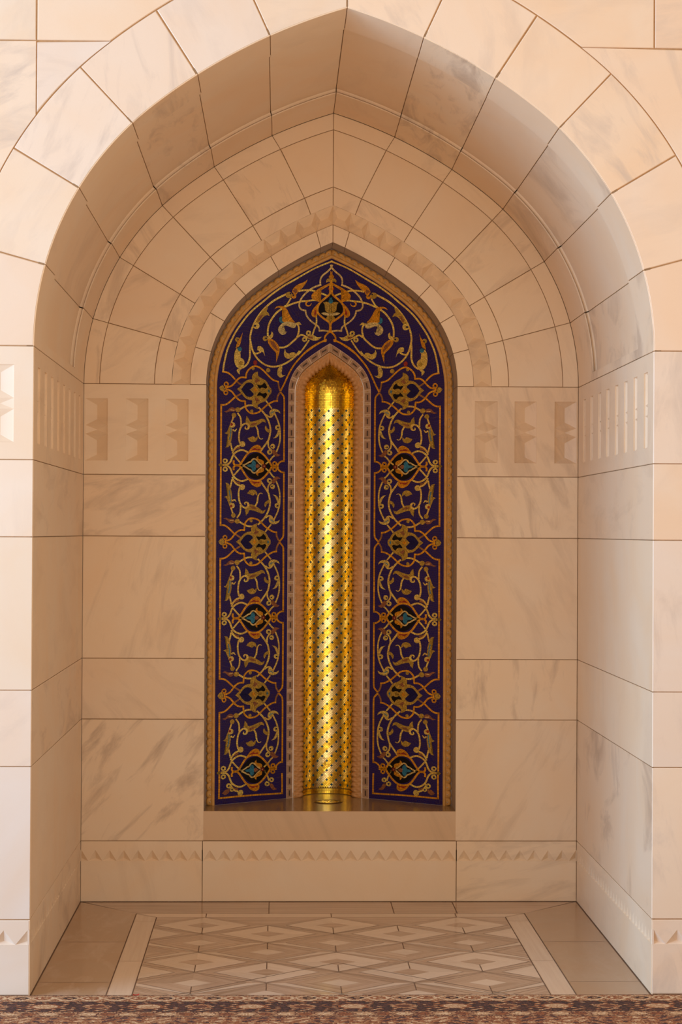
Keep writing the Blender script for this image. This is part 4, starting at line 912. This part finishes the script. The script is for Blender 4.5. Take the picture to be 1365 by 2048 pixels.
# ------------------------------------------------------------------ carved mouldings
def path(d, zb=.36, step=.003):
    """samples along the contour of offset d: list of (length, function of d -> (x, z))"""
    out = []; n1 = int((ZS-zb)/step)
    for i in range(n1): out.append(((ZS-zb)*i/n1, ('l', zb+(ZS-zb)*i/n1)))
    pts = [Ps(i/400, d) for i in range(401)]; L = [0]
    for i in range(1, 401): L.append(L[-1]+math.dist(pts[i], pts[i-1]))
    n2 = int(L[-1]/step)
    for i in range(n2+1):
        s = L[-1]*i/n2; j = next(k for k in range(401) if L[k] >= s-1e-9)
        out.append((ZS-zb+s, ('a', j/400)))
    return out
def pos(c, d):
    if c[0] == 'l': return (HW+d, c[1])
    return Ps(c[1], d)
M_mould = plain('ochre_carved_stone', (0.66, 0.35, 0.09), 0.5, var=0.14, ns=40)
M_mould2 = plain('ochre_carved_stone_edge', (0.60, 0.36, 0.15), 0.5, var=0.15, ns=40)
M_inner = plain('terracotta_carved_stone', (0.58, 0.28, 0.09), 0.5, var=0.12, ns=40)
M_pearl = plain('pearl_inlay', (0.66, 0.52, 0.36), 0.35)
def dome(mb, x, y, z, r, h, m=0, n=6):
    rows = []
    for i in range(4):
        a = i/3*math.pi/2
        rows.append([(x+r*math.cos(a)*math.cos(2*math.pi*k/n), y-h*math.sin(a), z+r*math.cos(a)*math.sin(2*math.pi*k/n)) for k in range(n+1)])
    mb.grid(rows, m)
om = MB(); pe = MB(); PR = .030
for sg in (-1, 1):
    pp = path(-.5); tot = pp[-1][0]; nper = round(tot/PR); pr = tot/nper
    rows = []; cross = [0, .05, .15, .3, .45, .60, .64, .80, .96, 1.0]
    for l, c in pp:
        ph = (l/pr) % 1.0; sc = math.sqrt(max(0, 1-(2*ph-1)**2))
        d_o = -.4955+.006*sc-.0
        row = []
        for a in cross:
            d = d_o+(DO2-d_o)*a
            if a <= .60: h = .003+(.004+.012*sc**.7)*math.sin(math.pi*min(1, .08+a/.60*.92))**.6
            else: h = .0075+.002*math.sin(math.pi*(a-.6)/.4)
            if a == 0 or a == 1: h = -.004
            x, z = pos(c, d); row.append((sg*x, 1.742-h, z))
        rows.append(row)
    om.grid(rows, 0, 0, True)
    for k in range(nper):
        l = (k+.5)*pr; c = min(pp, key=lambda q: abs(q[0]-l))[1]
        x, z = pos(c, -.507); dome(pe, sg*x, 1.742-.017, z, .0032, .004)
moul = om.build('stone_moulding', [M_mould]); props(moul, 'ochre carved stone moulding of overlapping scallops along the outer edge of the mosaic', 'moulding')
pe.build('bead_row', [M_pearl], moul)
# backing between jamb and moulding
bk = MB()
for sg in (-1, 1):
    bk.grid([[(sg*(HW-.486), 1.7465, z), (sg*(HW-.5245), 1.7465, z)] for z in (.36, ZS)]+[[(sg*Ps(i/60, -.486)[0], 1.7465, Ps(i/60, -.486)[1]), (sg*Ps(i/60, -.5245)[0], 1.7465, Ps(i/60, -.5245)[1])] for i in range(1, 61)], 0, 2.0)
bk.build('backing_strip', [M_jamb], moul)

im = MB(); pe = MB(); PR = .0212
for sg in (-1, 1):
    pp = path(-.865, step=.0024); tot = pp[-1][0]; nper = round(tot/PR); pr = tot/nper; rows = []
    for l, c in pp:
        ph = (l/pr) % 1.0; sc = math.sqrt(max(0, 1-(2*ph-1)**2))
        d_i = -.8800-.0095*sc; row = []
        for a in [0, .02, .08, .16, .25, .35, .45, .55, .65, .75, .85, .93, 1.0]:
            d = -.846+(d_i+.846)*a
            rr = math.hypot((ph-.5)*PR, (a-.56)*.037)/.0145; r2 = math.hypot((ph-.5)*PR, (a-.56)*.037)/.0062
            h = .004+.0065*math.sqrt(max(0, 1-rr*rr))-.0035*math.sqrt(max(0, 1-r2*r2))
            if a == 1.0: h = -.004
            if a == 0: h = -.003
            x, z = pos(c, d); row.append((sg*max(x, 0), 1.972+.012*a-h, z))
        rows.append(row)
    im.grid(rows, 0, 0, True)
    for k in range(nper):
        l = (k+.5)*pr; c = min(pp, key=lambda q: abs(q[0]-l))[1]
        x, z = pos(c, -.8525); dome(pe, sg*x, 1.9695, z, .0028, .0026)
o = im.build('stone_moulding', [M_inner]); props(o, 'terracotta scalloped stone moulding edging the golden recess', 'moulding')
pe.build('bead_row', [M_pearl], o)

# key pattern border
M_kp = plain('pale_border_tesserae', (0.66, 0.47, 0.32), 0.45, var=.1); M_kb = plain('brown_border_tesserae', (0.38, 0.22, 0.13), 0.45); M_kd = plain('dark_border_tesserae', (0.06, 0.035, 0.025), 0.4)
M_ko = plain('ochre_border_tesserae', (0.50, 0.31, 0.07), 0.4)
M_km = plain('tan_border_tesserae', (0.50, 0.32, 0.19), 0.45); kb = MB(); PR = .050
for sg in (-1, 1):
    pp = path(-.83, step=.0025); tot = pp[-1][0]; nper = round(tot/PR); pr = tot/nper
    def at(l):
        c = min(pp, key=lambda q: abs(q[0]-l))[1]; return c
    yk = lambda d: 1.950+.016*(-.817-d)/.028
    kb.grid([[(sg*pos(c, d)[0], yk(d)-hh, pos(c, d)[1]) for d, hh in ((-.817, -.004), (-.817, .0015), (-.8445, .0015), (-.8445, -.02))] for l, c in pp[::3]+[pp[-1]]], 0, 0, False)
    def bar(l0, l1, d0, d1, m, lift):
        cs = [c for l, c in pp if l0 <= l <= l1]
        if len(cs) < 2: return
        kb.grid([[(sg*pos(c, d)[0], yk(d)-lift, pos(c, d)[1]) for d in (d0, d1)] for c in cs], m, 0, False)
    for k in range(nper):
        l0 = k*pr
        bar(l0+.0005, l0+.0405, -.8192, -.8424, 1, .0022)
        bar(l0+.0035, l0+.0375, -.8215, -.8401, 4, .0026)
        bar(l0+.0045, l0+.0365, -.8230, -.8386, 1, .0030)
        bar(l0+.0080, l0+.0330, -.8285, -.8335, 2, .0034)
        bar(l0+.0405, l0+.050, -.8192, -.8424, 4, .0020); bar(l0+.0425, l0+.048, -.8285, -.8335, 3, .0030); bar(l0+.0430, l0+.0475, -.8220, -.8262, 0, .0030); bar(l0+.0430, l0+.0475, -.8355, -.8397, 0, .0030)
    # joints between the border stones
        if k % 3 == 0: bar(l0-.0012, l0+.0016, -.8172, -.8443, 2, .0020)
o = kb.build('key_pattern_border', [M_kp, M_kb, M_kd, M_ko, M_km]); props(o, 'pale border strip set with dark brown bars between blue mosaic and golden recess', 'border')

# ------------------------------------------------------------------ golden recess
def goldm(name, col, rough, amt=0.2):
    m = tess(name, col, rough, 1.0, amt); return m
M_gold = goldm('gold_leaf_glass', (0.98, 0.64, 0.07), 0.19); M_pale = goldm('pale_gold_glass', (1.0, 0.79, 0.34), 0.19, .12); M_cham = tess('blue_green_glass', (0.01, 0.075, 0.12), 0.25, 0.0, .3)
M_gg = plain('gold_joint', (0.16, 0.09, 0.02), 0.7)
gr = empty('golden_recess', (0, 1.99, .36)); props(gr, 'tall half round recess lined with shining gold mosaic and tiny blue lozenges', 'recess')
RC = .1085; YC = 1.988
def cyl(a, z, dr=0.0):
    th = a/RC; return ((RC-dr)*math.sin(th), YC+(RC-dr)*math.cos(th), z)
def tile(mb, quad, m, lift=.0012):
    ca = sum(q[0] for q in quad)/4; cz = sum(q[1] for q in quad)/4
    ta = random.gauss(0, .016); tz = random.gauss(0, .016)
    n0 = Vector((math.sin(ca/RC), math.cos(ca/RC), 0)); tg = Vector((math.cos(ca/RC), -math.sin(ca/RC), 0))
    c0 = Vector(cyl(ca, cz, lift))
    pts = [c0 + tg*(q[0]-ca) + Vector((0, 0, q[1]-cz)) + n0*(ta*(q[0]-ca)+tz*(q[1]-cz)) for q in quad]
    mb.face(pts, m, random.random()*60)
sh = MB(); PA = .0206; PQ = .020135; ZT0 = .4197; ZT1 = 2.002; e = .46
amax = math.pi*RC/2
for k in range(-40, 360):
    for l in range(-40, 360):
        m_ = k/4; n_ = l/4; a = (m_-n_)*PA; z = ZT0+(m_+n_)*PQ
        if abs(a) > amax-.001 or z < .3845 or z > ZT1: continue
        h = .125*(1.22 if k % 4 == 0 and l % 4 == 0 else .90)
        quad = [((m_+dm-n_-dn)*PA, ZT0+(m_+dm+n_+dn)*PQ) for dm, dn in ((-h, -h), (h, -h), (h, h), (-h, h))]
        quad = [(max(-amax, min(amax, q[0])), q[1]) for q in quad]
        if k % 4 == 0 and l % 4 == 0: mi = 2
        else: mi = 1 if math.floor((l-.5)/4) % 2 == 0 else 0
        tile(sh, quad, mi, .0020 if mi == 2 else .0012)
na = 46; pa = 2*amax/na
zr = 1.9975
while zr < ZS-.003:
    for i in range(na):
        a0 = -amax+pa*i; tile(sh, [(a0+.0004, zr+.0004), (a0+pa-.0004, zr+.0004), (a0+pa-.0004, zr+.0072-.0004), (a0+.0004, zr+.0072-.0004)], 0, .0006)
    zr += .0072
sh.grid([[cyl(-amax+2*amax*i/40, z, -.0008) for i in range(41)] for z in (.36, 1.2, ZS+.004)], 3)
sh.grid([[((RC+.02)*math.sin(math.pi*(i-20)/40), 1.99+(RC+.02)*max(.12, math.cos(math.pi*(i-20)/40)), z) for i in range(41)] for z in (.35, 2.30)], 3)  # outer shell added behind the tiles to block stray light
sh.face([(-.13, 1.99, 2.30), (.13, 1.99, 2.30), (.13, 2.13, 2.30), (-.13, 2.13, 2.30)], 3)
sh.build('mosaic_shaft', [M_gold, M_pale, M_cham, M_gg], gr)
bc_ = MB()
for r in range(2):
    for i in range(na):
        a0 = -amax+pa*i; z0 = .3625+r*.0105
        tile(bc_, [(a0+.0004, z0), (a0+pa-.0004, z0), (a0+pa-.0004, z0+.0097), (a0+.0004, z0+.0097)], 0)
bc_.build('base_course', [M_gold], gr)
dm = MB(); DS = -.8815
prof = [Ps(i/300, DS) for i in range(301)]; L = [0]
for i in range(1, 301): L.append(L[-1]+math.dist(prof[i], prof[i-1]))
nr = round(L[-1]/.0068)
def pr_(l):
    j = min(300, max(1, next((k for k in range(301) if L[k] >= l), 300))); t = (l-L[j-1])/max(1e-9, L[j]-L[j-1])
    return prof[j-1][0]+(prof[j][0]-prof[j-1][0])*t, prof[j-1][1]+(prof[j][1]-prof[j-1][1])*t
for i in range(nr):
    r0, z0 = pr_(L[-1]*i/nr+.0004); r1, z1 = pr_(L[-1]*(i+1)/nr-.0004)
    n_ = max(3, round(math.pi*(r0+r1)/2/.0070))
    for k in range(n_):
        f0 = math.pi*k/n_+.0004/max(.004, r0); f1 = math.pi*(k+1)/n_-.0004/max(.004, r0)
        q = [Vector((-r*math.cos(f), YC+r*math.sin(f), z)) for r, z, f in ((r0, z0, f0), (r0, z0, f1), (r1, z1, f1), (r1, z1, f0))]
        c0 = sum(q, Vector())/4; nn = (q[1]-q[0]).cross(q[3]-q[0])
        if nn.length < 1e-9: continue
        nn.normalize(); t1 = random.gauss(0, .05); t2 = random.gauss(0, .05); u_ = (q[1]-q[0]).normalized(); v_ = nn.cross(u_)
        dm.face([p+nn*(t1*(p-c0).dot(u_)+t2*(p-c0).dot(v_)) for p in q], 0, random.random()*60)
dm.grid([[(-(pr_(L[-1]*i/30)[0]+.001)*math.cos(math.pi*k/30), YC+(pr_(L[-1]*i/30)[0]+.001)*math.sin(math.pi*k/30), pr_(L[-1]*i/30)[1]+.001) for k in range(31)] for i in range(31)], 1)
dm.build('mosaic_semi_dome', [M_gold, M_gg], gr)

# ------------------------------------------------------------------ recessed lamp in the sill
M_brz = plain('bronze', (0.16, 0.10, 0.05), 0.35, 1.0); M_lens = tess('faceted_lens', (0.95, 0.72, 0.25), 0.12, 1.0, .3)
lp = empty('recessed_lamp', (0, 1.84, .36)); props(lp, 'round bronze recessed uplighter sunk in the brown sill', 'lamp')
mb = MB(); pf = [(.060, .0), (.059, .002), (.046, .0026), (.044, .0012), (.043, .0008)]
mb.grid([[(r*math.cos(2*math.pi*k/48), 1.84+r*math.sin(2*math.pi*k/48), .36+h) for k in range(49)] for r, h in pf], 0)
mb.build('rim', [M_brz], lp)
mb = MB()
for i in range(4):
    r0, r1 = .0435*i/4, .0435*(i+1)/4; n = [6, 10, 16, 22][i]
    for k in range(n):
        f0, f1 = 2*math.pi*k/n, 2*math.pi*(k+1)/n; t = [random.gauss(0, .0006) for _ in range(4)]
        mb.face([(r*math.cos(f), 1.84+r*math.sin(f), .3612+tt) for (r, f), tt in zip(((r0+.0003, f0), (r1, f0), (r1, f1), (r0+.0003, f1)), t)], 0, random.random()*60)
mb.build('lens', [M_lens], lp)

# ------------------------------------------------------------------ rug
def rug_mat():
    m, t, p = mat('rug_wool'); L = t.links.new
    a = N(t, 'ShaderNodeAttribute', attribute_name='knot'); L(a.outputs['Color'], p.inputs['Base Color']); p.inputs['Roughness'].default_value = 0.95
    n = N(t, 'ShaderNodeTexNoise'); n.inputs['Scale'].default_value = 600; tc = N(t, 'ShaderNodeTexCoord'); L(tc.outputs['Object'], n.inputs[0])
    b = N(t, 'ShaderNodeBump'); b.inputs['Strength'].default_value = .6; b.inputs['Distance'].default_value = .003; L(n.outputs[0], b.inputs['Height']); L(b.outputs[0], p.inputs['Normal'])
    return m
DK = (.050, .024, .018); RU = (.32, .11, .04); TA = (.50, .28, .14); CRM = (.72, .52, .32); BR = (.15, .055, .03); PU = (.12, .05, .045)
def knot(x, e):
    def blob(cx, ce, rx, re): return ((x_-cx)/rx)**2+((e_-ce)/re)**2
    rnd = random.random()
    if e < .010: return DK if rnd < .7 else BR
    if e < .085:    # first guard
        P = .150; x_ = abs(((x+.03) % P)-P/2); e_ = e-.047
        zz = abs(e_) - (.030*abs(math.sin(math.pi*x/ P*2)))
        if abs(zz) < .0045: return CRM
        if blob(0, 0, .022, .012) < 1: return DK if blob(0, 0, .010, .006) > 1 else TA
        if blob(.055, 0, .014, .018) < 1: return RU if blob(.055, 0, .006, .008) > 1 else CRM
        return TA if rnd < .55 else (RU if rnd < .8 else BR)
    if e < .215:    # main border
        P = .158; i = math.floor((x+.05)/P); x_ = abs(((x+.05) % P)-P/2); e_ = e-.150
        b1 = blob(0, 0, .048, .036)
        if i % 2 == 0:
            if b1 < .35: return TA if rnd < .7 else CRM
            if b1 < .62: return CRM if rnd < .6 else TA
            if b1 < 1: return RU
        else:
            if b1 < .25: return BR
            if b1 < .5: return RU if rnd < .7 else TA
            if b1 < .85 and math.sin(x_*260)*math.sin(e*240) > -.1: return TA
        vn = math.sin(x*120+math.sin(e*95)*2.2)*math.cos(e*115+math.sin(x*60)*1.4)
        if vn > .78: return CRM if rnd < .25 else TA
        if vn > .42: return RU
        if vn < -.75: return PU
        return DK if rnd < .75 else BR
    if e < .275:    # second guard
        P = .120; x_ = abs((x % P)-P/2); e_ = e-.245
        if abs(e-.218) < .003 or abs(e-.272) < .003: return DK
        if blob(0, 0, .026, .014) < 1: return CRM if rnd < .5 else TA
        if blob(.06, 0, .022, .016) < 1: return RU if rnd < .6 else BR
        return TA if rnd < .5 else BR
    vn = math.sin(x*75+math.sin(e*60)*2)*math.cos(e*80+math.sin(x*45)*2)
    if vn > .55: return TA if rnd < .6 else CRM
    if vn < -.6: return DK if rnd < .4 else PU
    return RU if rnd < .55 else (TA if rnd < .8 else BR)
me = bpy.data.meshes.new('persian_rug'); vs = []; fs = []; cols = []
YR = -.026; TH_R = .009
def strip(x0, x1, e0, e1, sx, se):
    nx = max(1, int((x1-x0)/sx)); ne = max(1, int((e1-e0)/se)); b0 = len(vs)
    for j_ in range(ne+1):
        e = e0+(e1-e0)*j_/ne; hz = TH_R*(1 if e > .004 else .55)+.0012*math.sin(e*40)*(e > .02)
        for i in range(nx+1): vs.append((x0+(x1-x0)*i/nx, YR-e+.0016*math.sin((x0+(x1-x0)*i/nx)*5.0), hz))
    for j_ in range(ne):
        for i in range(nx):
            q = b0+j_*(nx+1)+i; fs.append((q, q+nx+1, q+nx+2, q+1)); cols.append(knot(x0+(x1-x0)*(i+.5)/nx, e0+(e1-e0)*(j_+.5)/ne))
strip(-1.35, 1.35, 0, .46, .0045, .0042)
strip(-2.3, -1.35, 0, .46, .012, .012); strip(1.35, 2.3, 0, .46, .012, .012); strip(-1.35, 1.35, .46, 1.6, .010, .010); strip(-2.3, -1.35, .46, 1.6, .02, .02); strip(1.35, 2.3, .46, 1.6, .02, .02)
b0 = len(vs)
for i in range(101):
    x = -2.3+4.6*i/100; vs.append((x, YR+.0016*math.sin(x*5), 0.0011)); vs.append((x, YR+.0016*math.sin(x*5), TH_R*.55))
for i in range(100): q = b0+2*i; fs.append((q, q+1, q+3, q+2)); cols.append(DK)
me.from_pydata(vs, [], fs); ca = me.color_attributes.new('knot', 'FLOAT_COLOR', 'CORNER'); flat = []
for f, c in zip(fs, cols): flat += [c[0], c[1], c[2], 1.0]*len(f)
ca.data.foreach_set('color', flat); me.materials.append(rug_mat()); me.update()
rug = bpy.data.objects.new('persian_rug', me); S.collection.objects.link(rug)
props(rug, 'rust, tan and dark brown patterned woollen rug lying in front of the niche', 'rug')

# scrap of red on the floor by the rug
pt = MB(); c0 = (-.655, -.006)
pt.grid([[(c0[0]+(-.010+.005*i)+.002*math.sin(j_), c0[1]+(-.006+.004*j_)*(1-.2*abs(i-2)), .0016+.0035*((i-2)/2)**2+.001*j_) for j_ in range(4)] for i in range(5)], 0)
o = pt.build('paper_scrap', [plain('red_paper', (.45, .03, .02), .6)]); props(o, 'tiny red scrap lying on the floor at the rug edge', 'scrap')
